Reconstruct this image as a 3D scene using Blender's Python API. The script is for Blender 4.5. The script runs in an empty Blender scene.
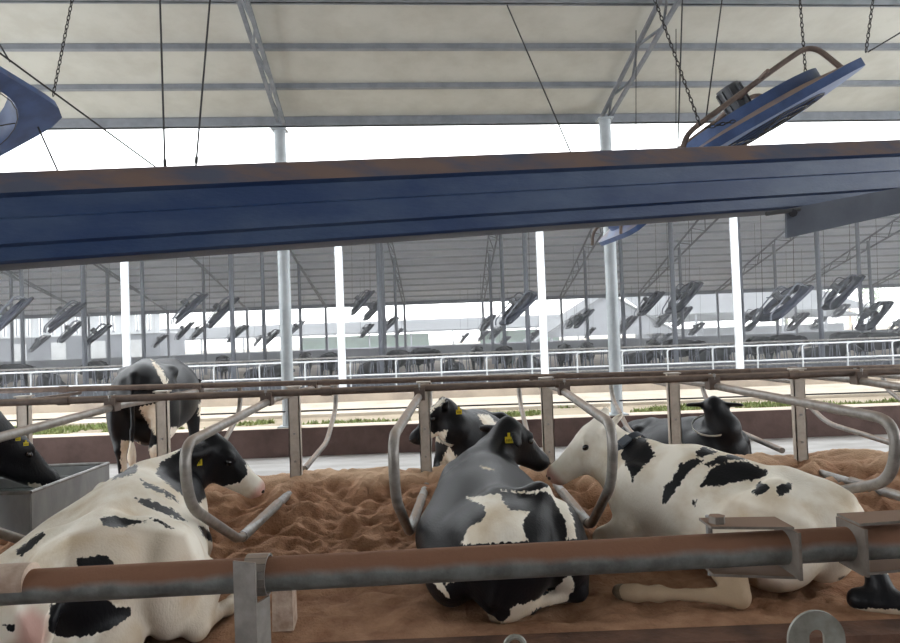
import bpy, math, random
import numpy as np
from mathutils import Vector, Matrix, noise

random.seed(7)
rng = np.random.default_rng(7)
sc = bpy.context.scene
col = sc.collection
PI = math.pi

# ------------------------------------------------------------------ camera
W, H, F = 900, 643, 680.0
EYE = Vector((0.0, 0.0, 1.5))
YAW, PITCH, ROLL = math.radians(0.5), math.radians(1.39), math.radians(-2.1)
CAMR = (Matrix.Rotation(-YAW, 3, 'Z') @ Matrix.Rotation(PI / 2 + PITCH, 3, 'X') @ Matrix.Rotation(ROLL, 3, 'Z'))
cam_d = bpy.data.cameras.new('camera')
cam_d.sensor_fit = 'HORIZONTAL'
cam_d.sensor_width = 36.0
cam_d.lens = F / W * 36.0
cam_d.clip_end = 500
cam = bpy.data.objects.new('camera', cam_d)
col.objects.link(cam)
cam.matrix_world = Matrix.Translation(EYE) @ CAMR.to_4x4()
sc.camera = cam

# ------------------------------------------------------------------ sky, sun, exposure
world = bpy.data.worlds.new('overcast_sky')
sc.world = world
world.use_nodes = True
bg = world.node_tree.nodes['Background']
bg.inputs['Color'].default_value = (0.93, 0.97, 1.0, 1)
bg.inputs['Strength'].default_value = 1.0
sun_d = bpy.data.lights.new('sun', 'SUN')
sun_d.energy = 0.35
sun_d.angle = math.radians(20)
sun_d.color = (1.0, 0.95, 0.86)
sun = bpy.data.objects.new('sun', sun_d)
col.objects.link(sun)
sun.rotation_euler = (math.radians(38), math.radians(-18), 0)
vs = sc.view_settings
vs.view_transform = 'Standard'
vs.look = 'None'
vs.gamma = 1.0
vs.use_curve_mapping = False
vs.exposure = 2.5


# ------------------------------------------------------------------ pixel <-> place
def ray(px, py):
    d = Vector(((px - W / 2) / F, -(py - H / 2) / F, -1.0))
    return CAMR @ d


def at_y(px, py, Y):
    d = ray(px, py)
    return EYE + d * ((Y - EYE.y) / d.y)


def at_z(px, py, Z):
    d = ray(px, py)
    return EYE + d * ((Z - EYE.z) / d.z)


CAMRn = np.array(CAMR)


def project(P):
    q = (P - np.array(EYE)) @ CAMRn
    return np.stack([W / 2 + F * q[:, 0] / -q[:, 2], H / 2 - F * q[:, 1] / -q[:, 2]], 1)


# ------------------------------------------------------------------ materials
def lin(c):
    return tuple(((v / 255) / 12.92 if v / 255 <= 0.04045 else ((v / 255 + 0.055) / 1.055) ** 2.4) for v in c) + (1.0,)


def pmat(name, c, rough=0.6, metal=0.0, c2=None, scale=6.0, lo=0.4, hi=0.65, bump=None, dust=None, stretch=None, spec=0.4, coord='Object'):
    m = bpy.data.materials.new(name)
    m.use_nodes = True
    nt = m.node_tree
    N, L = nt.nodes, nt.links
    b = N['Principled BSDF']
    b.inputs['Roughness'].default_value = rough
    b.inputs['Metallic'].default_value = metal
    b.inputs['Specular IOR Level'].default_value = spec
    b.inputs['Base Color'].default_value = lin(c)
    tc = N.new('ShaderNodeTexCoord')
    src = tc.outputs[coord]
    if stretch:
        mp = N.new('ShaderNodeMapping')
        mp.inputs['Scale'].default_value = stretch
        L.new(src, mp.inputs['Vector'])
        src = mp.outputs[0]
    out = None
    if c2:
        no = N.new('ShaderNodeTexNoise')
        no.inputs['Scale'].default_value = scale
        no.inputs['Detail'].default_value = 6
        no.inputs['Roughness'].default_value = 0.6
        L.new(src, no.inputs['Vector'])
        rp = N.new('ShaderNodeValToRGB')
        rp.color_ramp.elements[0].position = lo
        rp.color_ramp.elements[1].position = hi
        rp.color_ramp.elements[0].color = lin(c)
        rp.color_ramp.elements[1].color = lin(c2)
        L.new(no.outputs['Fac'], rp.inputs['Fac'])
        out = rp.outputs['Color']
    if dust:
        dc, d0, d1 = dust
        ge = N.new('ShaderNodeNewGeometry')
        sx = N.new('ShaderNodeSeparateXYZ')
        L.new(ge.outputs['Normal'], sx.inputs[0])
        n2 = N.new('ShaderNodeTexNoise')
        n2.inputs['Scale'].default_value = 9
        n2.inputs['Detail'].default_value = 5
        L.new(tc.outputs['Object'], n2.inputs['Vector'])
        ad = N.new('ShaderNodeMath')
        ad.operation = 'MULTIPLY_ADD'
        L.new(n2.outputs['Fac'], ad.inputs[0])
        ad.inputs[1].default_value = 0.7
        L.new(sx.outputs['Z'], ad.inputs[2])
        mr = N.new('ShaderNodeMapRange')
        mr.inputs['From Min'].default_value = d0 + 0.35
        mr.inputs['From Max'].default_value = d1 + 0.35
        L.new(ad.outputs[0], mr.inputs['Value'])
        mx = N.new('ShaderNodeMix')
        mx.data_type = 'RGBA'
        L.new(mr.outputs[0], mx.inputs['Factor'])
        if out:
            L.new(out, mx.inputs['A'])
        else:
            mx.inputs['A'].default_value = lin(c)
        mx.inputs['B'].default_value = lin(dc)
        out = mx.outputs['Result']
        mr2 = N.new('ShaderNodeMapRange')
        mr2.inputs['To Min'].default_value = rough
        mr2.inputs['To Max'].default_value = 0.95
        L.new(mr.outputs[0], mr2.inputs['Value'])
        L.new(mr2.outputs[0], b.inputs['Roughness'])
    if out:
        L.new(out, b.inputs['Base Color'])
    if bump:
        n3 = N.new('ShaderNodeTexNoise')
        n3.inputs['Scale'].default_value = bump[0]
        n3.inputs['Detail'].default_value = 6
        L.new(src, n3.inputs['Vector'])
        bp = N.new('ShaderNodeBump')
        bp.inputs['Strength'].default_value = bump[1]
        bp.inputs['Distance'].default_value = 0.02
        L.new(n3.outputs['Fac'], bp.inputs['Height'])
        L.new(bp.outputs[0], b.inputs['Normal'])
    return m


def coat_mat():
    m = bpy.data.materials.new('cow_coat')
    m.use_nodes = True
    nt = m.node_tree
    N, L = nt.nodes, nt.links
    b = N['Principled BSDF']
    b.inputs['Specular IOR Level'].default_value = 0.24
    tc = N.new('ShaderNodeTexCoord')

    def attr(n):
        a = N.new('ShaderNodeAttribute')
        a.attribute_name = n
        return a.outputs['Fac']
    no = N.new('ShaderNodeTexNoise')
    no.inputs['Scale'].default_value = 45
    no.inputs['Detail'].default_value = 4
    mp = N.new('ShaderNodeMapping')
    mp.inputs['Scale'].default_value = (1, 1, 0.45)
    L.new(tc.outputs['Object'], mp.inputs['Vector'])
    L.new(mp.outputs[0], no.inputs['Vector'])
    ma = N.new('ShaderNodeMath')
    ma.operation = 'MULTIPLY_ADD'
    L.new(no.outputs['Fac'], ma.inputs[0])
    ma.inputs[1].default_value = 8.0
    L.new(attr('coat'), ma.inputs[2])
    mr = N.new('ShaderNodeMapRange')
    mr.inputs['From Min'].default_value = 3.6
    mr.inputs['From Max'].default_value = 4.4
    L.new(ma.outputs[0], mr.inputs['Value'])
    # white hair, yellowish and soiled in places
    n2 = N.new('ShaderNodeTexNoise')
    n2.inputs['Scale'].default_value = 5
    n2.inputs['Detail'].default_value = 5
    L.new(tc.outputs['Object'], n2.inputs['Vector'])
    wr = N.new('ShaderNodeValToRGB')
    wr.color_ramp.elements[0].position = 0.42
    wr.color_ramp.elements[1].position = 0.72
    wr.color_ramp.elements[0].color = lin((236, 229, 216))
    wr.color_ramp.elements[1].color = lin((206, 189, 164))
    L.new(n2.outputs['Fac'], wr.inputs['Fac'])
    md = N.new('ShaderNodeMix')
    md.data_type = 'RGBA'
    L.new(attr('dirt'), md.inputs['Factor'])
    L.new(wr.outputs[0], md.inputs['A'])
    md.inputs['B'].default_value = lin((156, 132, 106))
    mk = N.new('ShaderNodeMix')
    mk.data_type = 'RGBA'
    L.new(attr('pink'), mk.inputs['Factor'])
    L.new(md.outputs['Result'], mk.inputs['A'])
    mk.inputs['B'].default_value = lin((205, 150, 138))
    mx = N.new('ShaderNodeMix')
    mx.data_type = 'RGBA'
    L.new(mr.outputs[0], mx.inputs['Factor'])
    L.new(mk.outputs['Result'], mx.inputs['A'])
    mx.inputs['B'].default_value = lin((15, 15, 19))
    L.new(mx.outputs['Result'], b.inputs['Base Color'])
    rr = N.new('ShaderNodeMapRange')
    rr.inputs['To Min'].default_value = 0.7
    rr.inputs['To Max'].default_value = 0.45
    L.new(mr.outputs[0], rr.inputs['Value'])
    L.new(rr.outputs[0], b.inputs['Roughness'])
    n3 = N.new('ShaderNodeTexNoise')
    n3.inputs['Scale'].default_value = 90
    n3.inputs['Detail'].default_value = 3
    L.new(mp.outputs[0], n3.inputs['Vector'])
    bp = N.new('ShaderNodeBump')
    bp.inputs['Strength'].default_value = 0.25
    bp.inputs['Distance'].default_value = 0.01
    L.new(n3.outputs['Fac'], bp.inputs['Height'])
    L.new(bp.outputs[0], b.inputs['Normal'])
    return m


M = dict(
    coat=coat_mat(),
    galv=pmat('galvanized_steel', (150, 148, 145), 0.45, 0.35, (122, 119, 116), 12, bump=(60, 0.1)),
    galv_dust=pmat('dusty_galvanized_steel', (142, 137, 132), 0.42, 0.3, (118, 113, 108), 14, dust=((160, 142, 128), 0.5, 1.1)),
    clamp=pmat('dusty_clamp_steel', (120, 112, 104), 0.6, 0.2, (96, 86, 78), 18, dust=((138, 112, 94), 0.2, 0.7)),
    rail=pmat('dusty_front_rail', (128, 132, 130), 0.45, 0.3, (98, 100, 98), 16, bump=(50, 0.15), dust=((134, 98, 78), 0.0, 0.45)),
    neck=pmat('brown_dusty_rail', (104, 90, 82), 0.6, 0.15, (84, 72, 66), 10, dust=((140, 122, 108), 0.4, 1.0)),
    post=pmat('grey_post_steel', (186, 177, 166), 0.55, 0.1, (164, 154, 143), 8),
    galv_pale=pmat('pale_galvanized_rail', (176, 180, 184), 0.5, 0.1, (160, 164, 168), 5),
    dark=pmat('dark_chain_steel', (52, 50, 50), 0.6, 0.4),
    cable=pmat('dark_cable', (45, 44, 46), 0.6),
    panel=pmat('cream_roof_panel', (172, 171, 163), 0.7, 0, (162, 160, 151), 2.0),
    purlin=pmat('grey_purlin_steel', (128, 132, 138), 0.6, 0.1, (114, 118, 124), 4),
    truss=pmat('truss_steel', (122, 126, 132), 0.6, 0.2, (104, 108, 114), 5),
    column=pmat('column_steel', (170, 176, 180), 0.55, 0.15, (152, 158, 162), 3),
    white=pmat('white_column_paint', (205, 210, 216), 0.6, 0, (190, 195, 201), 3),
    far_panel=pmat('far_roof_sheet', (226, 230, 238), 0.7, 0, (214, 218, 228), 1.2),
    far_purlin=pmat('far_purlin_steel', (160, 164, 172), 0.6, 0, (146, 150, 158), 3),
    far_steel=pmat('far_grey_steel', (104, 108, 118), 0.6, 0.1, (90, 94, 104), 3),
    blue=pmat('blue_fan_paint', (64, 86, 128), 0.5, 0, (52, 70, 106), 5, dust=((140, 120, 106), 0.45, 0.95)),
    navy=pmat('blue_beam_paint', (42, 64, 104), 0.42, 0.0, (70, 88, 118), 1.6, stretch=(1, 6, 6), bump=(30, 0.08)),
    beamdust=pmat('brown_dust_on_blue', (116, 97, 90), 0.9, 0, (84, 88, 104), 3.2, 0.4, 0.62, stretch=(1, 5, 5)),
    plate=pmat('slate_plate', (104, 110, 122), 0.6, 0.1, (88, 94, 106), 6),
    fan_far=pmat('far_fan_blue', (38, 42, 58), 0.6, 0, (30, 34, 48), 4),
    fan_dark=pmat('fan_black_parts', (44, 46, 52), 0.6),
    motor=pmat('fan_motor_grey', (86, 88, 92), 0.5, 0.3),
    pipe=pmat('brown_fan_pipe', (120, 104, 96), 0.6, 0.1, (96, 84, 78), 8),
    sand=pmat('red_brown_sand', (170, 133, 107), 0.95, 0, (128, 92, 70), 5.5, 0.35, 0.7, bump=(55, 0.6), spec=0.1),
    wet_sand=pmat('damp_curb_concrete', (104, 74, 58), 0.85, 0, (70, 48, 38), 4, bump=(25, 0.5)),
    alley=pmat('pale_wet_concrete', (176, 174, 172), 0.45, 0, (148, 144, 140), 3.0, bump=(20, 0.15), stretch=(0.4, 1.4, 1)),
    kerb=pmat('brown_kerb_concrete', (98, 78, 73), 0.8, 0, (82, 64, 60), 3, bump=(18, 0.2), dust=((196, 180, 164), 0.6, 0.9)),
    ground=pmat('bare_pale_ground', (150, 138, 120), 0.95, 0, (130, 118, 100), 0.8, bump=(6, 0.3)),
    path=pmat('pale_concrete_path', (176, 166, 152), 0.85, 0, (160, 150, 136), 1.5),
    grass=pmat('green_grass', (104, 118, 66), 0.8, 0, (128, 132, 84), 3),
    conc=pmat('pale_concrete', (198, 178, 162), 0.85, 0, (154, 130, 114), 9, bump=(30, 0.3)),
    trough=pmat('galvanized_trough', (158, 160, 160), 0.45, 0.3, (136, 138, 140), 5, stretch=(1, 1, 0.4)),
    water=pmat('trough_water', (96, 104, 104), 0.08, 0, spec=0.6),
    tag=pmat('yellow_ear_tag', (214, 190, 40), 0.5),
    tag_ink=pmat('tag_print', (60, 52, 20), 0.7),
    collar=pmat('dark_collar_strap', (52, 56, 64), 0.7),
    collar_pale=pmat('pale_collar_strap', (178, 176, 168), 0.7),
    collar_box=pmat('grey_collar_tag', (92, 98, 106), 0.5),
    eye=pmat('cow_eye', (22, 16, 14), 0.12, spec=0.7),
    hoof=pmat('cow_hoof', (108, 92, 74), 0.7, 0, (84, 70, 56), 20),
    teat=pmat('cow_udder_skin', (206, 152, 142), 0.6, 0, (190, 136, 126), 12),
    nose=pmat('cow_nostril', (58, 42, 40), 0.5),
    zinc=pmat('zinc_plate', (150, 150, 142), 0.5, 0.3, (120, 116, 108), 14),
    lightwall=pmat('pale_shed_wall', (168, 172, 176), 0.7, 0, (152, 156, 160), 1),
    greywall=pmat('grey_shed_wall', (92, 96, 104), 0.7, 0, (80, 84, 92), 1),
    shadewall=pmat('rear_shade_wall', (112, 117, 126), 0.7, 0, (98, 103, 112), 1),
    greenwall=pmat('pale_green_sheet', (116, 158, 132), 0.7, 0, (104, 146, 120), 1),
    farroof=pmat('pale_far_roof', (76, 78, 82), 0.8, 0, (68, 70, 74), 0.6, spec=0.1),
    farfloor=pmat('far_barn_floor', (150, 138, 124), 0.9, 0, (126, 116, 106), 1.2),
    leaf=pmat('tree_leaves', (120, 140, 96), 0.8, 0, (96, 118, 76), 2),
)


ORD = 'first second third fourth fifth sixth seventh eighth ninth tenth eleventh twelfth thirteenth fourteenth fifteenth sixteenth seventeenth eighteenth'.split()


# ------------------------------------------------------------------ mesh helpers
class MB:
    def __init__(s):
        s.v, s.f = [], []

    def quad(s, *p):
        n = len(s.v)
        s.v += [tuple(q) for q in p]
        s.f.append(tuple(range(n, n + len(p))))
        return s

    def box(s, c, size, R=None):
        n = len(s.v)
        hx, hy, hz = size[0] / 2, size[1] / 2, size[2] / 2
        for x, y, z in ((-1, -1, -1), (1, -1, -1), (1, 1, -1), (-1, 1, -1), (-1, -1, 1), (1, -1, 1), (1, 1, 1), (-1, 1, 1)):
            q = Vector((x * hx, y * hy, z * hz))
            if R is not None:
                q = R @ q
            s.v.append(tuple(q + Vector(c)))
        for f in ((0, 3, 2, 1), (4, 5, 6, 7), (0, 1, 5, 4), (1, 2, 6, 5), (2, 3, 7, 6), (3, 0, 4, 7)):
            s.f.append(tuple(n + i for i in f))
        return s

    def box2(s, a, b):
        a, b = Vector(a), Vector(b)
        return s.box((a + b) / 2, b - a)

    def bar(s, p, q, w, h, up=(0, 0, 1)):
        p, q = Vector(p), Vector(q)
        d = q - p
        L = d.length
        x = d.normalized()
        u = Vector(up)
        y = u.cross(x)
        if y.length < 1e-4:
            y = Vector((0, 1, 0)).cross(x)
        y.normalize()
        z = x.cross(y)
        R = Matrix((x, y, z)).transposed()
        return s.box((p + q) / 2, (L, w, h), R)

    def tube(s, pts, r, seg=10, closed=False, caps=True):
        pts = [Vector(p) for p in pts]
        n = len(pts)
        rr = r if isinstance(r, (list, tuple)) else [r] * n
        tang = []
        for i in range(n):
            if closed:
                t = pts[(i + 1) % n] - pts[i - 1]
            else:
                t = pts[min(i + 1, n - 1)] - pts[max(i - 1, 0)]
            tang.append(t.normalized())
        a = Vector((0, 0, 1)) if abs(tang[0].z) < 0.9 else Vector((1, 0, 0))
        u = tang[0].cross(a).normalized()
        base = len(s.v)
        for i in range(n):
            t = tang[i]
            u = (u - t * u.dot(t)).normalized()
            w = t.cross(u)
            for k in range(seg):
                an = 2 * PI * k / seg
                s.v.append(tuple(pts[i] + (u * math.cos(an) + w * math.sin(an)) * rr[i]))
        for i in range(n if closed else n - 1):
            j = (i + 1) % n
            for k in range(seg):
                k2 = (k + 1) % seg
                s.f.append((base + i * seg + k, base + i * seg + k2, base + j * seg + k2, base + j * seg + k))
        if caps and not closed:
            s.f.append(tuple(base + k for k in reversed(range(seg))))
            s.f.append(tuple(base + (n - 1) * seg + k for k in range(seg)))
        return s

    def prism(s, poly, d):
        """poly: 3D points of a planar outline, d: extrusion vector"""
        n = len(poly)
        b = len(s.v)
        d = Vector(d)
        s.v += [tuple(Vector(p)) for p in poly] + [tuple(Vector(p) + d) for p in poly]
        s.f.append(tuple(b + i for i in reversed(range(n))))
        s.f.append(tuple(b + n + i for i in range(n)))
        for i in range(n):
            j = (i + 1) % n
            s.f.append((b + i, b + j, b + n + j, b + n + i))
        return s

    def ball(s, c, r, seg=12, rings=8, R=None):
        r = r if isinstance(r, (tuple, list)) else (r, r, r)
        b = len(s.v)
        for i in range(rings + 1):
            th = PI * i / rings
            for k in range(seg):
                ph = 2 * PI * k / seg
                q = Vector((r[0] * math.sin(th) * math.cos(ph), r[1] * math.sin(th) * math.sin(ph), r[2] * math.cos(th)))
                if R is not None:
                    q = R @ q
                s.v.append(tuple(q + Vector(c)))
        for i in range(rings):
            for k in range(seg):
                k2 = (k + 1) % seg
                s.f.append((b + i * seg + k, b + (i + 1) * seg + k, b + (i + 1) * seg + k2, b + i * seg + k2))
        return s

    def mesh(s, name, m, angle=35):
        me = bpy.data.meshes.new(name)
        me.from_pydata(s.v, [], s.f)
        me.validate()
        me.shade_smooth()
        me.set_sharp_from_angle(angle=math.radians(angle))
        me.materials.append(M[m] if isinstance(m, str) else m)
        return me

    def build(s, name, m, parent=None, angle=35):
        return link(name, s.mesh(name, m, angle), parent)


def link(name, me, parent=None):
    o = bpy.data.objects.new(name, me)
    col.objects.link(o)
    if parent is not None:
        o.parent = parent
    return o


def empty(name, loc=(0, 0, 0), rz=0.0):
    o = bpy.data.objects.new(name, None)
    col.objects.link(o)
    o.location = loc
    o.rotation_euler = (0, 0, rz)
    o.empty_display_size = 0.2
    return o


def tag(o, label, cat, group=None, kind=None):
    o['label'] = label
    if cat:
        o['category'] = cat
    if group:
        o['group'] = group
    if kind:
        o['kind'] = kind
    return o


def struct(o, label=None, cat=None):
    o['kind'] = 'structure'
    if label:
        o['label'] = label
    if cat:
        o['category'] = cat
    return o


def fillet(pts, r, n=6):
    pts = [Vector(p) for p in pts]
    out = [pts[0]]
    rr = r if isinstance(r, (list, tuple)) else [r] * len(pts)
    for i in range(1, len(pts) - 1):
        a, b, c = pts[i - 1], pts[i], pts[i + 1]
        d1, d2 = (a - b), (c - b)
        k = min(rr[i], d1.length * 0.49, d2.length * 0.49)
        p, q = b + d1.normalized() * k, b + d2.normalized() * k
        for j in range(n + 1):
            t = j / n
            out.append(p * (1 - t) ** 2 + b * 2 * t * (1 - t) + q * t * t)
    out.append(pts[-1])
    return out


def copy_tree(o, parent=None):
    c = o.copy()
    col.objects.link(c)
    c.parent = parent
    for ch in list(o.children):
        copy_tree(ch, c)
    return c


def chain_mesh(mb, p, q, link_len=0.05, r=0.006, w=0.014):
    p, q = Vector(p), Vector(q)
    d = (q - p)
    n = max(2, int(d.length / (link_len * 0.78)))
    t = d.normalized()
    a = Vector((0, 1, 0)) if abs(t.y) < 0.8 else Vector((1, 0, 0))
    u = t.cross(a).normalized()
    v = t.cross(u)
    for i in range(n):
        c = p + d * ((i + 0.5) / n)
        s = u if i % 2 else v
        pts = []
        for k in range(8):
            an = 2 * PI * k / 8
            pts.append(c + t * math.cos(an) * link_len / 2 + s * math.sin(an) * w)
        mb.tube(pts, r, 4, closed=True)
    return mb


# ------------------------------------------------------------------ near roof
ROOF_Y, ROOF_Z, SLOPE = 10.8, 5.06, 0.25
ROT = math.radians(4.3)


def roof_z(y):
    return ROOF_Z + SLOPE * (ROOF_Y - y)


roof = empty('roof', (0, ROOF_Y, 0), 0)
roof.rotation_euler = (0, 0, ROT)
struct(roof, 'cream panelled barn roof over the lying cows', 'roof')
py_list = [0.18 - 0.86 * i for i in range(15)]           # distances from the eave line
X0, X1 = -19, 19
for i in range(len(py_list) - 1):
    ya, yb = py_list[i], py_list[i + 1]
    za, zb = ROOF_Z - SLOPE * ya, ROOF_Z - SLOPE * yb
    mb = MB()
    mb.prism([(X0, ya - 0.004, za + 0.10), (X0, yb + 0.004, zb + 0.10), (X0, yb + 0.004, zb + 0.14), (X0, ya - 0.004, za + 0.14)], (X1 - X0, 0, 0))
    mb.build('roof_panel', 'panel', roof)
for i, ya in enumerate(py_list):
    za = ROOF_Z - SLOPE * ya
    mb = MB()
    w = 0.05 if i else 0.08
    hgt = 0.07 if i else 0.14
    mb.box((0, ya, za + 0.10 - hgt / 2), (X1 - X0, w, hgt))
    mb.box((0, ya + 0.03, za + 0.10 - hgt + 0.006), (X1 - X0, w + 0.015, 0.012))
    mb.build('purlin', 'purlin', roof)


yr = py_list[-1]
zr = ROOF_Z - SLOPE * yr
for i in range(6):
    ya, yb = yr - 2.0 * i, yr - 2.0 * (i + 1)
    za, zb = zr - SLOPE * 2.0 * i, zr - SLOPE * 2.0 * (i + 1)
    MB().prism([(X0, ya, za + 0.10), (X0, yb, zb + 0.10), (X0, yb, zb + 0.14), (X0, ya, za + 0.14)], (X1 - X0, 0, 0)).build('roof_panel', 'panel', roof)
    MB().box((0, yb, zb + 0.05), (X1 - X0, 0.07, 0.10)).build('purlin', 'purlin', roof)


def truss(x, y0, z0, y1, z1, depth, n, parent, m, w=0.05, taper=True):
    """lattice rafter from eave (y0,z0) to (y1,z1): two chords and a zigzag web"""
    t = MB()
    of = Vector((depth * 0.3, 0, 0))
    t.bar(Vector((x, y0, z0)) - of * 0.4, Vector((x, y1, z1)) - of, w, w)
    ch = t.build('truss', m, parent)
    b = MB()
    a0 = Vector((x, y0, z0 - (0.06 if taper else depth)))
    a1 = Vector((x, y1, z1 - depth))
    a0 = a0 + of * 0.4
    a1 = a1 + of
    b.bar(a0, a1, w, w)
    b.build('bottom_chord', m, ch)
    for i in range(n):
        f0, f1 = i / n, (i + 1) / n
        top = (Vector((x, y0, z0)) - of * 0.4).lerp(Vector((x, y1, z1)) - of, f0 if i % 2 else f1)
        bot = a0.lerp(a1, f1 if i % 2 else f0)
        MB().bar(top, bot, w * 0.6, w * 0.6).build('web_bar', m, ch)
    return ch


for k in range(-2, 4):
    x = -2.45 + 5.2 * k
    truss(x, 0.0, ROOF_Z - 0.05, -9.2, ROOF_Z + SLOPE * 9.2 - 0.05, 0.42, 16, roof, 'truss', 0.05)

# ------------------------------------------------------------------ ground, curb, alley, kerb
MB().box2((-20, -13.0, -0.36), (20, 3.32, -0.30)).build('floor', 'wet_sand')
struct(bpy.data.objects['floor'], 'dark damp concrete standing alley in front of the stalls', 'floor')
c = MB().box2((-20, 3.32, -0.36), (20, 3.50, -0.015)).build('curb', 'wet_sand')
struct(c, 'dark brown concrete curb at the rear edge of the sand stalls', 'curb')
c = MB().box2((-20, 8.7, -0.36), (20, 8.8, -0.2)).build('curb', 'wet_sand')
struct(c, 'curb along the far edge of the sand bed beside the pale alley', 'curb')
c = MB().box2((-20, 8.8, -0.36), (20, 10.6, -0.25)).build('alley_floor', 'alley')
struct(c, 'pale wet concrete alley behind the stalls', 'floor')
KT = 0.19
kerb = MB().box2((-20, 10.6, -0.36), (20, 11.0, KT)).build('kerb_wall', 'kerb')
struct(kerb, 'low brown concrete kerb wall along the open side of the barn', 'wall')
g = MB().quad((-90, 10.9, -0.10), (90, 10.9, -0.10), (90, 17.2, 0.0), (-90, 17.2, 0.0)).build('ground', 'ground')
struct(g, 'bare pale ground strip between the two barns', 'ground')
g = MB().box2((-90, 14.2, -0.12), (90, 16.9, 0.015)).build('path', 'path')
struct(g, 'bright concrete path between the two barns', 'path')
g = MB().box2((-90, 17.0, -0.2), (90, 17.5, 0.22)).build('kerb_strip', 'farfloor')
struct(g, 'pinkish concrete kerb under the galvanized railing of the far barn', 'kerb')
g = MB().quad((-90, 17.5, 0.0), (90, 17.5, 0.0), (90, 47, 0.0), (-90, 47, 0.0)).build('barn_floor', 'farfloor')
struct(g, 'dusty floor of the far barn', 'floor')
g = MB().quad((-200, 47, -0.05), (200, 47, -0.05), (200, 300, -0.05), (-200, 300, -0.05)).build('ground', 'ground')
struct(g, 'pale open ground beyond the far barn', 'ground')

# grass tufts between kerb and path
gm = MB()
for i in range(30000):
    x = random.uniform(-9, 12)
    y = random.uniform(11.15, 14.2)
    d = noise.noise(Vector((x * 0.55, y * 0.9, 3.1)))
    if d < -0.34 + 0.55 * (y - 11.2) / 3:
        continue
    z = -0.1 + (y - 10.9) / 63
    h = random.uniform(0.03, 0.09) * (1.2 if x > 6 else 1)
    a = random.uniform(0, PI)
    dx, dy = math.cos(a) * 0.03, math.sin(a) * 0.03
    lx, ly = random.uniform(-.05, .05), random.uniform(-.05, .05)
    n = len(gm.v)
    gm.v += [(x - dx, y - dy, z), (x + dx, y + dy, z), (x + lx, y + ly, z + h)]
    gm.f.append((n, n + 1, n + 2))
tag(gm.build('grass', 'grass'), 'patchy short green grass growing behind the kerb wall', 'grass', kind='stuff')


# ------------------------------------------------------------------ sand bed
def sstep(a, b, t):
    t = max(0.0, min(1.0, (t - a) / (b - a)))
    return t * t * (3 - 2 * t)


def sand_base(x, y):
    z = 0.21 * sstep(5.0, 6.7, y) - 0.42 * sstep(6.85, 8.1, y)
    return z


def sand_z(x, y):
    z = sand_base(x, y)
    amp = 0.035 + 0.075 * sstep(4.5, 5.4, y) - 0.06 * sstep(6.2, 6.7, y)
    if y > 7.2:
        amp = 0.04
    v = Vector((x * 1.7, y * 1.7, 0.3))
    n1 = noise.fractal(v, 0.8, 2.0, 5)
    n2 = abs(noise.noise(Vector((x * 4.3 + 9, y * 4.3, 2.0))))
    z += amp * n1 * 1.3 - amp * 1.1 * (0.3 - min(n2, 0.3)) + 0.010 * noise.noise(Vector((x * 14, y * 14, 5))) + 0.006 * noise.noise(Vector((x * 31, y * 31, 8)))
    vd = noise.voronoi(Vector((x * 2.6 + 3.3, y * 2.6, 0.7)))[0][0]
    z -= amp * 1.1 * math.exp(-(vd / 0.3) ** 2)
    vd = noise.voronoi(Vector((x * 6.1, y * 6.1, 3.7)))[0][0]
    z -= amp * 0.45 * math.exp(-(vd / 0.3) ** 2)
    e = sstep(3.5, 3.75, y)
    return z * e - 0.012 * (1 - e)


nx, ny = 420, 280
xs = np.linspace(-5.6, 6.6, nx)
ys = 3.48 + (8.72 - 3.48) * (np.linspace(0, 1, ny) ** 1.25)
sv = [(x, y, sand_z(x, y)) for y in ys for x in xs]
sf = [(j * nx + i, j * nx + i + 1, (j + 1) * nx + i + 1, (j + 1) * nx + i) for j in range(ny - 1) for i in range(nx - 1)]
sb = MB()
sb.v, sb.f = sv, sf
nt = M['sand'].node_tree
bs = nt.nodes['Principled BSDF']
old = bs.inputs['Base Color'].links[0].from_socket
tcn = nt.nodes.new('ShaderNodeTexCoord')
sxz = nt.nodes.new('ShaderNodeSeparateXYZ')
nt.links.new(tcn.outputs['Object'], sxz.inputs[0])
nzz = nt.nodes.new('ShaderNodeTexNoise')
nzz.inputs['Scale'].default_value = 1.4
nt.links.new(tcn.outputs['Object'], nzz.inputs['Vector'])
mad = nt.nodes.new('ShaderNodeMath')
mad.operation = 'MULTIPLY_ADD'
nt.links.new(nzz.outputs['Fac'], mad.inputs[0])
mad.inputs[1].default_value = 0.22
nt.links.new(sxz.outputs['Z'], mad.inputs[2])
mrr = nt.nodes.new('ShaderNodeMapRange')
mrr.inputs['From Min'].default_value = 0.22
mrr.inputs['From Max'].default_value = 0.34
nt.links.new(mad.outputs[0], mrr.inputs['Value'])
mxx = nt.nodes.new('ShaderNodeMix')
mxx.data_type = 'RGBA'
nt.links.new(mrr.outputs[0], mxx.inputs['Factor'])
nt.links.new(old, mxx.inputs['A'])
mxx.inputs['B'].default_value = lin((196, 166, 139))
nt.links.new(mxx.outputs['Result'], bs.inputs['Base Color'])
sand = sb.build('floor_sand', 'sand', angle=180)
struct(sand, 'loose reddish brown sand bedding in the stalls', 'sand')

w_ = MB().box2((-20, -13.2, -0.36), (20, -13.0, 4.6)).build('shade_wall_back', 'shadewall')  # out of view, added to cut the light from behind the lens
struct(w_, 'unseen grey rear wall added to darken the near barn', 'wall')

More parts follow.
